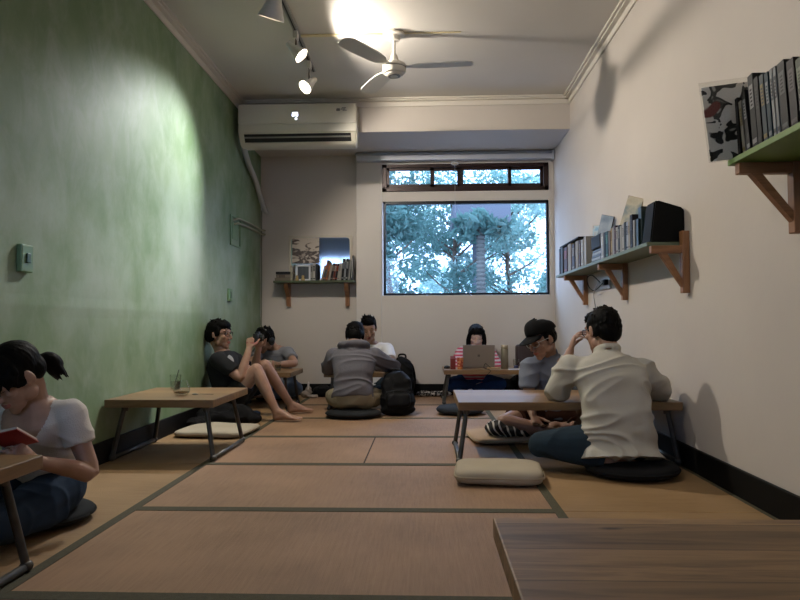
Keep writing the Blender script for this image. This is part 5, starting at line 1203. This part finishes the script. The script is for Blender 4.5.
def tree(label, x, y, h, spread, m, n, seed, size=.07, tr=.09, low=.3):
    n = int(n*.8); r = empty('tree', (x, y, -.8)); tag(r, label, 'tree', 'trees beyond the window'); rnd = random.Random(seed)
    b = BM(); top = V((rnd.uniform(-.3, .3), rnd.uniform(-.3, .3), h*.9)); pts = [V((0, 0, 0)), top*.33+V((.06, 0, 0)), top*.66-V((.05, 0, 0)), top]
    tube(b, [tuple(q) for q in pts], [tr, tr*.8, tr*.5, tr*.2], n=10, k=3); cs = []
    for i in range(16):
        z = h*rnd.uniform(low, .95); a = rnd.uniform(0, 2*pi); L_ = spread*rnd.uniform(.35, 1)*(1.15-z/h*.6); c = V((cos(a)*L_, sin(a)*L_, z+L_*.35)); s = top*(z/h/.9*.9)
        tube(b, [tuple(s), tuple(s.lerp(c, .5)+V((0, 0, -.05))), tuple(c)], [tr*.35, tr*.22, tr*.08], n=6, k=2); cs.append((tuple(c), spread*rnd.uniform(.22, .42)))
    obj('trunk', b, Mbark, r, True); leaves(r, cs, n, size, m, seed)
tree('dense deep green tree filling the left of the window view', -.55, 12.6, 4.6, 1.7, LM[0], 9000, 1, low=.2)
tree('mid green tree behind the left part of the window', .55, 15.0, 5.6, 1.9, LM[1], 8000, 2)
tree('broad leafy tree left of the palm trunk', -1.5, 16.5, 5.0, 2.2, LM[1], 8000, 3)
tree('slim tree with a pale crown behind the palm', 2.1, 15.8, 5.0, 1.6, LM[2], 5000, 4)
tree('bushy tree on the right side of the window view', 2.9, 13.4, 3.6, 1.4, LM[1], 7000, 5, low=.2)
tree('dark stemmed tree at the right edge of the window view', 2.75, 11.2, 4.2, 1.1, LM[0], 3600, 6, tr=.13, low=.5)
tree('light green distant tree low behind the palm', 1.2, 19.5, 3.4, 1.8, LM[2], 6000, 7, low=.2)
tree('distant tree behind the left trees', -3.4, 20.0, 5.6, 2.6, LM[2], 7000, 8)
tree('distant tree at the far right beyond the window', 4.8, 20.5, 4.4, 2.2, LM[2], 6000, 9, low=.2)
for i, (x, y, lb) in enumerate(((-1.2, 11.4, 'low hedge bush beneath the left trees'), (.2, 12.0, 'low hedge bush left of the palm trunk'), (1.6, 12.4, 'low pale bush right of the palm trunk'), (3.0, 12.2, 'low bush under the right hand trees'))):
    r = empty('bush', (x, y, -.8)); tag(r, lb, 'bush', 'bushes beyond the window'); leaves(r, [((q*.45, 0, .5+.15*q), .55) for q in (-1, 0, 1, .5)]+[((0, 0, 1.1), .5)], 3200, .06, LM[2 if i > 1 else 1], 20+i)
# palm
r = empty('palm', (.98, 11.6, -.8)); tag(r, 'ringed palm trunk standing in the middle of the window view', 'palm')
b = BM(); prof = [(.001, 0)]
for k in range(44): z = k*.075; w = .085-.0004*k; prof += [(w*.9, z), (w*1.22, z+.035), (w*1.18, z+.055)]
prof.append((.001, 3.46)); lathe(b, prof, n=20); obj('trunk', b, mat('palm_bark', '#55544f', .9, bump=.4, bscale=20, var=.2), r, auto=25)
cs_ = [((.32*cos(a), .32*sin(a), 3.3+.12*sin(3*a)), .2) for a in [2*pi*i/7 for i in range(7)]]+[((0, 0, 3.42), .2)]
leaves(r, cs_, 420, .12, LM[0], 77)
# flat roofed shelter behind the palm
t = empty('shelter', (1.2, 13.9, -.8)); tag(t, 'pale grey flat roof of a shelter seen behind the top of the palm', 'shelter')
b = BM(); box(b, -.62, .58, -.3, 1.2, 3.66, 4.08, .02); obj('roof', b, mat('grey_concrete', '#5b5e66', .8), t)
for x in (-.08,): b = BM(); box(b, x-.05, x+.05, .9, 1.0, 0, 3.66); obj('post', b, mat('grey_concrete', '#5b5e66', .8), t)

# ================================================================== LIGHT
w = bpy.data.worlds.new('sky'); sc.world = w; w.use_nodes = True; nt = w.node_tree; bg = nt.nodes['Background']
tc = nt.nodes.new('ShaderNodeTexCoord'); n = nt.nodes.new('ShaderNodeTexNoise'); n.inputs['Scale'].default_value = 2.2; n.inputs['Detail'].default_value = 5; nt.links.new(tc.outputs['Generated'], n.inputs['Vector'])
r_ = nt.nodes.new('ShaderNodeValToRGB'); r_.color_ramp.elements[0].position = .35; r_.color_ramp.elements[1].position = .65; r_.color_ramp.elements[0].color = (.40, .56, 1, 1); r_.color_ramp.elements[1].color = (.52, .69, 1, 1)
nt.links.new(n.outputs['Fac'], r_.inputs[0]); nt.links.new(r_.outputs[0], bg.inputs['Color']); bg.inputs['Strength'].default_value = 4.8
spotlight(4.82, (0, 0, -.14), (.0, 4.80, 1.93), 'lit spotlight facing the room, second lamp back from the rail end', 110, 176, est=30, blend=.25)
spotlight(5.38, (0, 0, -.185), (-1.85, 4.50, 1.62), 'lit spotlight nearest the far end of the rail, turned to the green wall', 150, 78, est=22, colr=(.95, .98, 1), blend=1.0)
spotlight(4.10, (0, 0, -.15), (-1.5, 4.7, 1.2), 'white spotlight seen from the back at the top picture edge', 5, 70, size=1.35, est=6)
spotlight(2.6, (0, 0, -.15), (1.3, 2.6, .6), 'spotlight on the rail above the near table', 26, 140, est=10)
spotlight(1.6, (0, 0, -.15), (1.35, 2.9, 1.6), 'spotlight on the rail over the camera, turned to the upper shelf', 34, 90, est=10)
# ================================================================== CAMERA
f, th, pt, rl, hh = 656.5, .0388, .0363, -.0045, .7862
cam = bpy.data.cameras.new('camera'); co_ = bpy.data.objects.new('camera', cam); col.objects.link(co_); sc.camera = co_
cam.sensor_width = 36; cam.lens = f*36/800; cam.clip_start = .02; cam.clip_end = 200
fw = V((-sin(th)*cos(pt), cos(th)*cos(pt), sin(pt))); rt = V((cos(th), sin(th), 0)); up = rt.cross(fw)
rt2 = rt*cos(rl)+up*sin(rl); up2 = rt2.cross(fw)
co_.matrix_world = Matrix(((rt2.x, up2.x, -fw.x, 0), (rt2.y, up2.y, -fw.y, 0), (rt2.z, up2.z, -fw.z, hh), (0, 0, 0, 1)))
sc.view_settings.view_transform = 'Standard'; sc.view_settings.look = 'None'; sc.view_settings.gamma = 1; sc.view_settings.use_curve_mapping = False
sc.view_settings.exposure = .66
